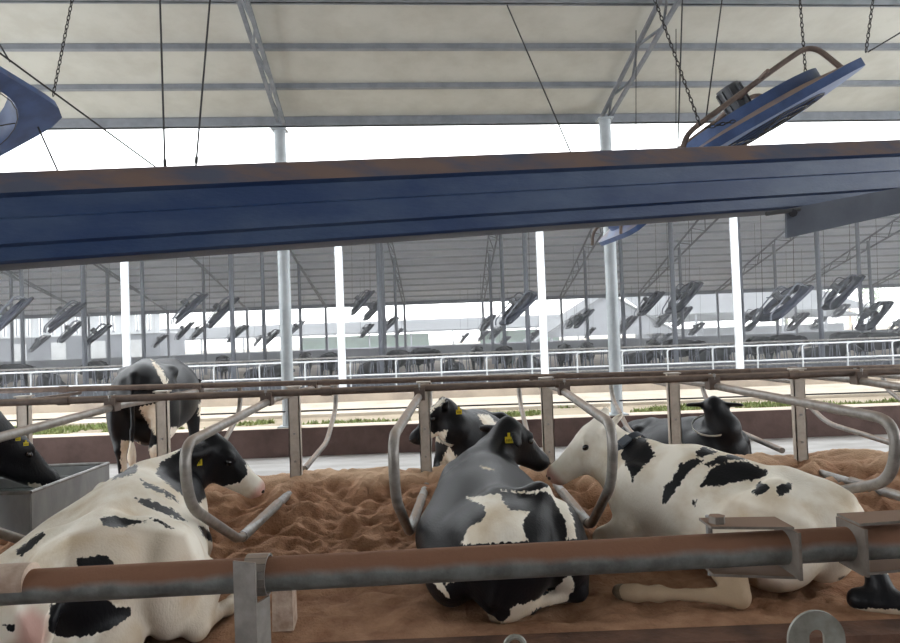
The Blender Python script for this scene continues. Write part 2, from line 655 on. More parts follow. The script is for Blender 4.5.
# ------------------------------------------------------------------ near columns
for k in (-1, 0, 1, 2):
    x = -2.51 + 5.2 * k
    t = empty('column', (x, 10.8, 0))
    struct(t, ['galvanized roof column off to the left on the kerb wall', 'silver steel roof column on the kerb wall, right of the standing cow',
               'silver steel roof column on the kerb wall, behind the white faced cow', 'galvanized roof column off to the right on the kerb wall'][k + 1], 'column')
    top = ROOF_Z - 0.16 - 0.25 * 0 + 0
    MB().tube([(0, 0, KT), (0, 0, top)], 0.095, 16).build('shaft', 'column', t)
    MB().box((0, 0, KT + 0.01), (0.3, 0.3, 0.02)).build('base_plate', 'column', t)
    MB().box((0, 0, top + 0.01), (0.24, 0.24, 0.02)).build('cap_plate', 'column', t)
wa, wb = at_y(0, 421, 10.72), at_y(900, 391.5, 10.72)
dw = (wb - wa)
MB().tube([wa - dw * 0.3, wb + dw * 0.3], 0.014, 6).build('fence_wire', 'dark')
tag(bpy.data.objects['fence_wire'], 'thin dark wire strung along the columns above the kerb wall', 'wire')

# ------------------------------------------------------------------ stall posts, neck rails, dividers
PY = 6.72
PX = [at_y(24, 410, PY).x] + [at_y(a, 430, PY).x for a in (163, 295, 425, 548, 675, 800)]
PX.append(PX[-1] + 1.24)
post_lab = ['grey stall post at the left edge behind the trough', 'light grey stall post in front of the standing cow',
            'grey stall post right of the cow with the striped back', 'grey stall post beside the head of the collared black cow',
            'grey stall post between the black cow and the white face', 'grey stall post in front of the all black lying cow',
            'grey stall post in open sand right of the all black cow', 'grey stall post past the right edge']
NR0, NR1 = at_y(0, 403, 5.72), at_y(900, 371, 5.72)
FR0, FR1 = at_y(0, 391, 7.7), at_y(900, 367, 7.7)


def on_line(a, b, x):
    t = (x - a.x) / (b.x - a.x)
    return a.lerp(b, t)


for i, x in enumerate(PX[:7]):
    top = on_line(NR0, NR1, x).z - 0.02
    t = empty('stall_post', (x, PY, 0))
    tag(t, post_lab[i], 'post', 'stall posts along the head line')
    mb = MB()
    # C-section post: web and two flanges
    mb.box2((-0.055, -0.03, -0.05), (0.055, -0.02, top))
    mb.box2((-0.055, -0.03, -0.05), (-0.045, 0.04, top))
    mb.box2((0.045, -0.03, -0.05), (0.055, 0.04, top))
    mb.build('channel', 'post', t)
    MB().box2((-0.07, -0.05, top), (0.07, 0.06, top + 0.012)).build('top_plate', 'post', t)
    for zz in (0.35, 0.62):
        MB().tube([(0, -0.045, zz), (0, -0.03, zz)], 0.012, 6).build('bolt', 'galv', t)

for nm, a, b, lab, yy in (('near', NR0, NR1, 'brown dusty neck rail resting on the front stall dividers', 0), ('far', FR0, FR1, 'brown dusty neck rail behind the stall posts', 0)):
    d = b - a
    t = empty('neck_rail', a)
    tag(t, lab, 'rail', 'neck rails over the stalls')
    p0, p1 = -d * 0.2, d * 1.25
    MB().tube([p0, p1], 0.03, 12).build('pipe', 'neck', t)
    for f in (0.07, 0.36, 0.62, 0.88):
        c = d * f
        MB().tube([c - d.normalized() * 0.045, c + d.normalized() * 0.045], 0.038, 12).build('sleeve', 'neck', t)
# cross arms that tie the two neck rails to the posts
for i, x in enumerate(PX[:7]):
    a, b = on_line(NR0, NR1, x), on_line(FR0, FR1, x)
    m_ = MB()
    a = a + Vector((0, -0.05, -0.05))
    b = b + Vector((0, 0.05, -0.05))
    o = MB().bar(a, b, 0.035, 0.03).build('cross_arm', 'neck')
    tag(o, 'short steel arm tying the neck rails at the ' + ['left edge post', 'post before the standing cow', 'post right of the striped cow', 'post beside the collared black cow',
                                                    'post left of the white face', 'post before the all black cow', 'rightmost visible post'][i], 'bracket', 'neck rail cross arms')

div_lab = ['galvanized stall divider pipe off the left edge', 'galvanized divider pipe running past the trough into the left edge',
           'galvanized divider loop in front of the striped cow head', 'thin looking divider loop left of the grey backed black cow',
           'divider loop crossing the neck of the white faced cow', 'large divider loop around the rump of the white faced cow',
           'divider whose lower pipe enters at the right edge', 'divider past the right edge']
for i, x in enumerate(PX):
    if i in (0,):
        continue
    nr = on_line(NR0, NR1, x)
    zt = nr.z - 0.065
    t = empty('stall_divider', (x, PY, 0))
    tag(t, div_lab[i], 'divider', 'front row stall dividers')
    sx = {2: 0.05, 3: -0.08, 4: -0.03, 5: 0.21}.get(i, 0.0)
    yn = {2: 3.75, 4: 3.95, 5: 3.7}.get(i, 3.75)
    rel = lambda y, z, dx=0.0: Vector((dx, y - PY, z))
    pts = [rel(6.66, zt - 0.01), rel(5.9, zt), rel(yn, zt - 0.06, sx), rel(yn + 0.06, 0.62, sx), rel(4.72 if i != 5 else 4.85, 0.17 if i != 5 else 0.26, sx * .8), rel(5.9, 0.14, sx * .3)]
    path = fillet(pts, [0, 0.2, 0.5 if i == 5 else 0.36, 0.36, 0.10, 0], 8)
    MB().tube(path, 0.031, 14).build('loop_pipe', 'galv_dust', t)
    MB().tube(fillet([rel(4.8, 0.165, sx * .8), rel(6.5, 0.10)], 0), 0.037, 12).build('lower_sleeve', 'galv', t)
    MB().box(rel(nr.y, zt + 0.02), (0.09, 0.11, 0.11)).build('rail_clamp', 'neck', t)
    for s in (-1, 1):
        MB().tube([rel(nr.y + s * 0.045, zt + 0.05), rel(nr.y + s * 0.045, zt + 0.1)], 0.011, 6).build('clamp_bolt', 'galv', t)

fdiv_lab = ['back row divider pipe off the left edge', 'back row divider pipe dropping beside the standing cow', 'back row divider pipe dropping behind the sand by the alley',
            'back row divider pipe behind the collared black cow', 'back row divider pipe above the grey backed cow head', 'back row divider pipe left of the all black cow',
            'back row divider pipe dropping right of the all black cow', 'back row divider pipe curving down to the sand at the right',
            'back row divider pipe at the far right edge']
for i, x in enumerate(PX + [PX[-1] + 1.24]):
    if i in (0,):
        continue
    fr = on_line(FR0, FR1, x)
    zt = fr.z - 0.06
    t = empty('stall_divider', (x, PY, 0))
    tag(t, fdiv_lab[i], 'divider', 'back row stall dividers')
    rel = lambda y, z, dx=0.0: Vector((dx, y - PY, z))
    pts = [rel(6.76, zt), rel(7.6, zt), rel(9.3, zt - 0.04), rel(9.2, 0.6), rel(8.45, 0.27), rel(7.1, 0.20)]
    MB().tube(fillet(pts, [0, 0.2, 0.2, 0.3, 0.2, 0], 7), 0.031, 12).build('loop_pipe', 'galv_dust', t)
    MB().box(rel(fr.y, zt + 0.02), (0.09, 0.11, 0.11)).build('rail_clamp', 'neck', t)

# ------------------------------------------------------------------ foreground rail, post, brackets
FRY = 1.57
ra, rb = at_y(0, 588, FRY), at_y(900, 541, FRY)
rd = rb - ra
ru = rd.normalized()
t = empty('front_rail', ra)
tag(t, 'thick dusty galvanized pipe rail crossing the foreground', 'rail')
MB().tube([-rd * 0.6, rd * 1.5], 0.038, 24).build('pipe', 'rail', t)
MB().tube([-rd * 0.5 + Vector((0, 0, 0.013)), rd * 0.035 + Vector((0, 0, 0.013))], 0.040, 20).build('sleeve', 'conc', t)
rail_at = lambda px: ra + rd * ((at_y(px, 560, FRY).x - ra.x) / rd.x)

pp = rail_at(258)
t = empty('rail_post', (pp.x, FRY, -0.3))
tag(t, 'galvanized channel post holding up the foreground rail', 'post')
R = Matrix.Rotation(math.radians(-20), 3, 'Z')
zc = pp.z + 0.3
mb = MB()
w = 0.058
for a, b in (((-w / 2, -0.052, 0), (w / 2, -0.047, zc + 0.045)), ((w / 2 - 0.005, -0.047, 0), (w / 2, 0.0, zc - 0.045)), ((-w / 2, -0.047, 0), (-w / 2 + 0.005, 0.0, zc - 0.045))):
    mb.box((R @ ((Vector(a) + Vector(b)) / 2)), Vector(b) - Vector(a), R)
mb.build('channel', 'galv_dust', t)
mb = MB()
arc = []
for k in range(13):
    an = math.radians(-100 + 250 * k / 12)
    arc.append(Vector((0, -math.cos(an) * 0.044, zc + math.sin(an) * 0.044)))
for k in range(12):
    mb.bar(arc[k], arc[k + 1], 0.005, 0.05, (1, 0, 0))
mb.build('saddle_strap', 'galv_dust', t)

# C straps with bolts that clamp the rail joint at the right, one dusty strap at the left edge
def strap(px, side, lab, length=0.2):
    c = rail_at(px)
    t = empty('rail_clamp', c)
    tag(t, lab, 'clamp', 'flat bar clamps on the foreground rail')
    up = Vector((0, -0.12, 1)).normalized()
    fw = Vector((0, -1, -0.12)).normalized()
    # end wall, top flange and bottom flange around the pipe
    MB().box(fw * 0.012, (0.007, 0.11, 0.105)).build('end_plate', 'clamp', t)
    b = MB()
    b.prism([(0, -0.045, 0.052), (0, 0.045, 0.052), (side * length, 0.045, 0.056), (side * length, -0.03, 0.056)], (0, 0, 0.006))
    b.build('top_flange', 'clamp', t)
    b = MB()
    b.prism([(0, -0.045, -0.058), (0, 0.045, -0.058), (side * length, 0.045, -0.05), (side * length, -0.03, -0.05)], (0, 0, 0.006))
    b.build('bottom_flange', 'clamp', t)
    c2 = Vector((side * (length - 0.025), 0.0, 0.0))
    hexa = [c2 + Vector((math.cos(k * PI / 3) * 0.019, math.sin(k * PI / 3) * 0.019, 0.060)) for k in range(6)]
    MB().prism(hexa, (0, 0, 0.018)).build('bolt_head', 'clamp', t)
    MB().tube([c2 + Vector((0, 0.05, -0.075)), c2 + Vector((0, 0.05, 0.065))], 0.008, 8).build('bolt', 'galv', t)
    return t


strap(786, -1, 'flat bar clamp with a bolt head opening left, on the foreground rail', 0.18)
strap(850, 1, 'dust covered flat bar clamp at the right end of the foreground rail', 0.24)

# slotted zinc plate and eye ring standing at the bottom edge
pc = at_y(817, 640, 1.62)
t = empty('slotted_plate', (pc.x, 1.62, -0.3))
tag(t, 'round topped zinc plate with a slot at the bottom edge', 'plate')
zc = pc.z + 0.3
n = 20
outer, inner = [], []
for k in range(n + 1):
    an = PI * k / n
    outer.append(Vector((math.cos(an) * 0.068, 0, zc + math.sin(an) * 0.068)))
    inner.append(Vector((math.cos(an) * 0.018, 0, zc + 0.006 + math.sin(an) * 0.018)))
outer = [Vector((0.068, 0, 0.0))] + outer + [Vector((-0.068, 0, 0.0))]
inner = [Vector((0.018, 0, zc - 0.10))] + inner + [Vector((-0.018, 0, zc - 0.10))]
mb = MB()
for k in range(len(outer) - 1):
    a, b, c_, d_ = outer[k], outer[k + 1], inner[k + 1], inner[k]
    mb.prism([a, b, c_, d_], (0, 0.008, 0))
mb.prism([outer[0], inner[0], inner[-1], outer[-1]], (0, 0.008, 0))
mb.build('plate_body', 'zinc', t)
MB().box((0, 0.004, 0.004), (0.2, 0.12, 0.008)).build('foot_plate', 'zinc', t)
pc = at_y(515, 646, 2.2)
t = empty('eye_bolt', (pc.x, 2.2, -0.3))
tag(t, 'small steel eye ring at the bottom edge below the rail', 'ring')
MB().tube([(0.03 * math.cos(2 * PI * k / 16), 0, pc.z + 0.3 + 0.03 * math.sin(2 * PI * k / 16)) for k in range(16)], 0.009, 8, closed=True).build('eye', 'zinc', t)
MB().tube([(0, 0, 0), (0, 0, pc.z + 0.3 - 0.03)], 0.012, 8).build('shank', 'zinc', t)
# pale stub block on the curb beside the post
p0 = at_y(284, 637, 3.62)
b = MB()
b.prism([(p0.x - 0.055, 3.6, 0.0), (p0.x + 0.055, 3.6, 0.0), (p0.x + 0.05, 3.62, 0.235), (p0.x + 0.03, 3.625, 0.25), (p0.x - 0.055, 3.62, 0.25)], (0, 0.10, 0))
tag(b.build('concrete_stub', 'conc'), 'pale worn concrete stub behind the foreground rail post', 'stub')

# ------------------------------------------------------------------ trough
tr = [at_y(27, 494, 4.75), at_y(115, 463, 5.95)]
TXr = -2.88
t = empty('water_trough', (TXr - 0.35, 5.24, 0.25))
tag(t, 'grey galvanized trough with an open top beside the striped cow', 'trough')
hw, hl, hh, th = 0.36, 0.54, 0.30, 0.012
MB().box((0, 0, 0.006), (2 * hw, 2 * hl, 0.012)).build('bottom', 'trough', t)
for s in (-1, 1):
    MB().box((s * hw, 0, hh / 2), (th, 2 * hl, hh)).build('side_wall', 'trough', t)
    MB().box((0, s * hl, hh / 2), (2 * hw, th, hh)).build('end_wall', 'trough', t)
    MB().tube([(s * hw, -hl, hh), (s * hw, hl, hh)], 0.014, 8).build('rim', 'galv', t)
    MB().tube([(-hw, s * hl, hh), (hw, s * hl, hh)], 0.014, 8).build('rim', 'galv', t)
for s in (-1, 1):
    for r_ in (-1, 1):
        MB().box((s * (hw - 0.05), r_ * (hl - 0.1), -0.16), (0.06, 0.06, 0.32)).build('leg', 'trough', t)
MB().box((0, 0.2, hh / 2), (2 * hw - 0.02, th, hh * 0.8)).build('divider_plate', 'trough', t)
MB().box((0, 0, 0.19), (2 * hw - 0.03, 2 * hl - 0.03, 0.01)).build('water', 'water', t)

# ------------------------------------------------------------------ cows
def sdf_grid(prims, vox, kdef=0.05):
    lo = np.array([1e9] * 3)
    hi = -lo
    boxes = []
    for p in prims:
        if p[0] == 'rc':
            a, b, r0, r1 = np.array(p[1], float), np.array(p[2], float), p[3], p[4]
            l, h = np.minimum(a - r0, b - r1), np.maximum(a + r0, b + r1)
        else:
            c, r = np.array(p[1], float), max(p[2])
            l, h = c - r, c + r
        boxes.append((l, h))
        lo, hi = np.minimum(lo, l), np.maximum(hi, h)
    lo -= 3 * vox
    hi += 3 * vox
    n = np.ceil((hi - lo) / vox).astype(int) + 1
    D = np.full(n, 0.3, np.float32)
    ax = [lo[i] + vox * np.arange(n[i]) for i in range(3)]
    for p, (l, h) in zip(prims, boxes):
        k = p[-1]
        mg = 0.08 + k
        i0 = np.maximum(0, np.floor((l - mg - lo) / vox).astype(int))
        i1 = np.minimum(n, np.ceil((h + mg - lo) / vox).astype(int) + 1)
        sl = tuple(slice(i0[i], i1[i]) for i in range(3))
        X, Y, Z = np.meshgrid(*[ax[i][sl[i]] for i in range(3)], indexing='ij')
        P = np.stack([X, Y, Z], -1)
        if p[0] == 'rc':
            a, b, r0, r1 = np.array(p[1], float), np.array(p[2], float), p[3], p[4]
            d = b - a
            t = np.clip(((P - a) @ d) / max(d @ d, 1e-9), 0, 1)
            dist = np.linalg.norm(P - a - t[..., None] * d, axis=-1) - (r0 + (r1 - r0) * t)
        else:
            c, r, R = np.array(p[1], float), np.array(p[2], float), p[3]
            q = (P - c)
            if R is not None:
                q = q @ R
            k0 = np.linalg.norm(q / r, axis=-1)
            k1 = np.linalg.norm(q / (r * r), axis=-1) + 1e-9
            dist = k0 * (k0 - 1) / k1
            dist = np.where(k0 < 1e-3, -min(r), dist)
        A = D[sl]
        hh = np.maximum(k - np.abs(A - dist), 0) / k
        D[sl] = np.minimum(A, dist) - hh * hh * k * 0.25
    return D, lo


def surface_nets(D, lo, vox):
    ins = D < 0
    n = np.array(D.shape)
    cs = np.zeros(n - 1, np.int8)
    offs = [(i, j, k) for i in (0, 1) for j in (0, 1) for k in (0, 1)]
    for o in offs:
        cs += ins[o[0]:n[0] - 1 + o[0], o[1]:n[1] - 1 + o[1], o[2]:n[2] - 1 + o[2]]
    act = np.argwhere((cs > 0) & (cs < 8))
    idx = np.full(n - 1, -1, np.int64)
    idx[tuple(act.T)] = np.arange(len(act))
    acc = np.zeros((len(act), 3))
    cnt = np.zeros(len(act))
    for o in offs:
        for ax in range(3):
            if o[ax]:
                continue
            o2 = list(o)
            o2[ax] = 1
            a = D[act[:, 0] + o[0], act[:, 1] + o[1], act[:, 2] + o[2]]
            b = D[act[:, 0] + o2[0], act[:, 1] + o2[1], act[:, 2] + o2[2]]
            m = (a < 0) != (b < 0)
            t = a / (a - b + 1e-12)
            pt = np.array(o, float)[None].repeat(len(act), 0)
            pt[:, ax] += t
            acc[m] += pt[m]
            cnt[m] += 1
    V = lo + (act + acc / cnt[:, None]) * vox
    faces = []
    for ax in range(3):
        u, v = (ax + 1) % 3, (ax + 2) % 3
        s0 = [slice(None)] * 3
        s1 = [slice(None)] * 3
        s0[ax], s1[ax] = slice(0, -1), slice(1, None)
        a, b = ins[tuple(s0)], ins[tuple(s1)]
        for flip, m in ((False, a & ~b), (True, b & ~a)):
            e = np.argwhere(m)
            ok = (e[:, u] > 0) & (e[:, v] > 0) & (e[:, u] < n[u] - 1) & (e[:, v] < n[v] - 1)
            e = e[ok]
            q = []
            for du, dv in ((-1, -1), (0, -1), (0, 0), (-1, 0)):
                c = e.copy()
                c[:, u] += du
                c[:, v] += dv
                q.append(idx[c[:, 0], c[:, 1], c[:, 2]])
            q = np.stack(q, 1)
            faces.append(q[:, ::-1] if flip else q)
    return V, np.concatenate(faces)


def poly_sd(P, poly):
    """signed distance in pixels, positive inside"""
    poly = np.array(poly, float)
    x, y = P[:, 0], P[:, 1]
    inside = np.zeros(len(P), bool)
    best = np.full(len(P), 1e9)
    for i in range(len(poly)):
        a, b = poly[i - 1], poly[i]
        d = b - a
        t = np.clip(((P - a) @ d) / max(d @ d, 1e-9), 0, 1)
        best = np.minimum(best, np.linalg.norm(P - a - t[:, None] * d, axis=1))
        cr = ((a[1] > y) != (b[1] > y)) & (x < (b[0] - a[0]) * (y - a[1]) / (b[1] - a[1] + 1e-12) + a[0])
        inside ^= cr
    return np.where(inside, best, -best)


def nrm(v):
    v = np.array(v, float)
    return v / np.linalg.norm(v)


def head_prims(poll, d, up=(0, 0, 1), s=1.0, ears=((1, -0.15, 0.0), (1, -0.15, 0.0)), kk=0.05):
    """poll position, direction poll->muzzle; returns prims and the head frame"""
    d = nrm(d)
    side = nrm(np.cross(np.array(up, float), d))        # left of the head
    u = np.cross(d, side)
    o = np.array(poll, float)
    Rm = np.stack([d, side, u], 1)
    g = lambda a, b, c: tuple(o + s * (a * d + b * side + c * u))
    pr = [
        ('el', g(0.09, 0, -0.03), (0.16 * s, 0.105 * s, 0.105 * s), Rm, kk),
        ('el', g(-0.01, 0, 0.035), (0.055 * s, 0.06 * s, 0.055 * s), Rm, 0.04),
        ('rc', g(0.10, 0, -0.0), g(0.40, 0, -0.035), 0.095 * s, 0.066 * s, 0.04),
        ('rc', g(0.07, 0, -0.15), g(0.38, 0, -0.095), 0.078 * s, 0.05 * s, 0.05),
        ('el', g(0.455, 0, -0.04), (0.075 * s, 0.085 * s, 0.072 * s), Rm, 0.04),
        ('el', g(0.44, 0, -0.095), (0.055 * s, 0.055 * s, 0.035 * s), Rm, 0.03),
        ('el', g(0.16, 0.085, 0.035), (0.05 * s, 0.03 * s, 0.035 * s), Rm, 0.03),
        ('el', g(0.16, -0.085, 0.035), (0.05 * s, 0.03 * s, 0.035 * s), Rm, 0.03),
    ]
    for sg, e in zip((1, -1), ears):
        ed = nrm(sg * e[0] * side + e[1] * d + e[2] * u)
        en = nrm(np.cross(ed, d))
        ew = np.cross(en, ed)
        base = np.array(g(0.03, sg * 0.085, 0.0))
        Re = np.stack([ed, ew, en], 1)
        pr.append(('rc', tuple(base), tuple(base + ed * 0.06 * s), 0.034 * s, 0.032 * s, 0.03))
        pr.append(('el', tuple(base + ed * 0.125 * s), (0.105 * s, 0.058 * s, 0.024 * s), Re, 0.02))
    return pr, (o, d, side, u, s)


def paint(me, mw, base, polys, pinks=(), dirt=None, back=None, heads=None):
    """coat attribute > 0 is black. polys are outlines of the opposite colour, in photo pixels, laid on the side facing the lens"""
    n = len(me.vertices)
    co = np.empty(n * 3)
    me.vertices.foreach_get('co', co)
    co = co.reshape(-1, 3)
    no = np.empty(n * 3)
    me.vertices.foreach_get('normal', no)
    no = no.reshape(-1, 3)
    Mw = np.array(mw)
    wc = co @ Mw[:3, :3].T + Mw[:3, 3]
    wn = no @ Mw[:3, :3].T
    px = project(wc)
    view = np.array(EYE) - wc
    view /= np.linalg.norm(view, axis=1)[:, None]
    facing = (wn * view).sum(1)
    sd = np.full(n, -12.0)
    for p in polys:
        sd = np.maximum(sd, poly_sd(px, p))
    hid = np.array([noise.noise(Vector(tuple(c * 2.3 + 5.0))) for c in co]) * 10 - 3.0
    w = np.clip((facing + 0.12) / 0.12, 0, 1)
    sd = sd * w + hid * (1 - w)
    sd = np.clip(sd, -12, 12)
    if base == 'black':
        sd = -sd
    pk = np.zeros(n)
    for p in pinks:
        pk = np.maximum(pk, 0.75 * np.clip(poly_sd(px, p) / 12.0 + 0.3, 0, 1))
    if heads is not None:
        o, d, side, u, s = heads
        t = (co - o) @ d / s
        r = np.linalg.norm(co - o - np.outer((co - o) @ d, d), axis=1)
        pk = np.maximum(pk, np.clip((t - 0.44) / 0.05, 0, 1) * (r < 0.15) * 0.8)
    dz = np.clip((0.24 - co[:, 2]) / 0.22, 0, 1) * 0.75
    if dirt is not None:
        for p, amt in dirt:
            dz = np.maximum(dz, amt * np.clip(poly_sd(px, p) / 6.0 + 0.5, 0, 1))
    for nm, a in (('coat', sd), ('pink', pk), ('dirt', dz)):
        at = me.attributes.new(nm, 'FLOAT', 'POINT')
        at.data.foreach_set('value', a.astype(np.float32))


def smooth_mesh(V, Fq, it=2):
    n = len(V)
    e = np.concatenate([Fq[:, [0, 1]], Fq[:, [1, 2]], Fq[:, [2, 3]], Fq[:, [3, 0]]])
    for _ in range(it):
        acc = np.zeros_like(V)
        c = np.zeros(n)
        np.add.at(acc, e[:, 0], V[e[:, 1]])
        np.add.at(c, e[:, 0], 1)
        np.add.at(acc, e[:, 1], V[e[:, 0]])
        np.add.at(c, e[:, 1], 1)
        V = 0.5 * V + 0.5 * acc / c[:, None]
    return V


def make_cow(label, loc, heading, prims, frame, base, polys, pinks=(), dirt=None, vox=0.017, hoofs=(), collar=None, tags=(), teats=(), group=None, scale=1.0):
    root = empty('cow', loc, heading)
    tag(root, label, 'cow', group)
    root.scale = (scale,) * 3
    mw = Matrix.Translation(loc) @ Matrix.Rotation(heading, 4, 'Z') @ Matrix.Scale(scale, 4)
    D, lo = sdf_grid(prims, vox)
    V, Fq = surface_nets(D, lo, vox)
    V = smooth_mesh(V, Fq, 2)
    me = bpy.data.meshes.new('body')
    me.from_pydata(V.tolist(), [], Fq.tolist())
    me.shade_smooth()
    me.materials.append(M['coat'])
    me.update()
    paint(me, mw, base, polys, pinks, dirt, heads=frame)
    body = link('body', me, root)
    o, d, side, u, s = frame
    g = lambda a, b, c: Vector(o + s * (a * d + b * side + c * u))
    Rm = Matrix((Vector(d), Vector(side), Vector(u))).transposed()
    for sg in (-1, 1):
        MB().ball(g(0.185, sg * 0.103, 0.0), (0.027 * s, 0.016 * s, 0.021 * s), 12, 8, Rm).build('eye', 'eye', root)
        MB().ball(g(0.515, sg * 0.04, -0.02), (0.012 * s, 0.016 * s, 0.013 * s), 8, 6, Rm).build('nostril', 'nose', root)
    for c, r in hoofs:
        MB().ball(c, r, 10, 8).build('hoof', 'hoof', root)
    for c in teats:
        MB().tube([Vector(c), Vector(c) + Vector((-0.02, 0, -0.05))], [0.016, 0.011], 8).build('teat', 'teat', root)
    if collar:
        c, ax, rx, mat, box = collar
        ax = Vector(ax).normalized()
        a = Vector((0, 0, 1)) if abs(ax.z) < 0.8 else Vector((1, 0, 0))
        e1 = ax.cross(a).normalized()
        e2 = ax.cross(e1)
        pts = [Vector(c) + (e1 * math.cos(2 * PI * k / 28) * rx[0] + e2 * math.sin(2 * PI * k / 28) * rx[1]) for k in range(28)]
        mb = MB()
        hw_ = rx[2] / 2
        b0 = len(mb.v)
        for p in pts:
            out = (p - Vector(c)).normalized() * 0.006
            mb.v += [tuple(p - ax * hw_), tuple(p + ax * hw_), tuple(p + ax * hw_ + out), tuple(p - ax * hw_ + out)]
        for k in range(28):
            j = (k + 1) % 28
            for q in range(4):
                q2 = (q + 1) % 4
                mb.f.append((b0 + k * 4 + q, b0 + j * 4 + q, b0 + j * 4 + q2, b0 + k * 4 + q2))
        co = mb.build('collar', mat, root)
        if box is not None:
            an = box
            p = Vector(c) + e1 * math.cos(an) * (rx[0] + 0.012) + e2 * math.sin(an) * (rx[1] + 0.012)
            n_ = (p - Vector(c)).normalized()
            R3 = Matrix((ax, n_.cross(ax) * -1, n_)).transposed()
            MB().box(p, (0.055, 0.085, 0.03), R3).build('collar_tag', 'collar_box', co)
    minv = mw.inverted()
    for (wpos, wsize) in tags:
        p = minv @ Vector(wpos)
        dirv = (minv.to_3x3() @ (EYE - Vector(wpos))).normalized()
        upv = Vector((0, 0, 1))
        sdv = upv.cross(dirv).normalized()
        R3 = Matrix((sdv, dirv, upv)).transposed()
        tg = MB()
        tg.box(p, (wsize, 0.004, wsize * 0.8), R3)
        tg.box(p + R3 @ Vector((0, 0, wsize * 0.62)), (wsize * 0.34, 0.004, wsize * 0.55), R3)
        to = tg.build('ear_tag', 'tag', root)
        pk = MB()
        for q in range(4):
            pk.box(p + R3 @ Vector((wsize * (-0.27 + 0.18 * q), 0.003, -0.04 * wsize)), (wsize * 0.09, 0.002, wsize * 0.3), R3)
        pk.build('tag_number', 'tag_ink', to)
    return root


def loc3(world, loc, heading):
    """world point -> cow frame"""
    return np.array((Matrix.Translation(loc) @ Matrix.Rotation(heading, 4, 'Z')).inverted() @ Vector(world))


def locd(dw, heading):
    return np.array(Matrix.Rotation(-heading, 3, 'Z') @ Vector(dw))


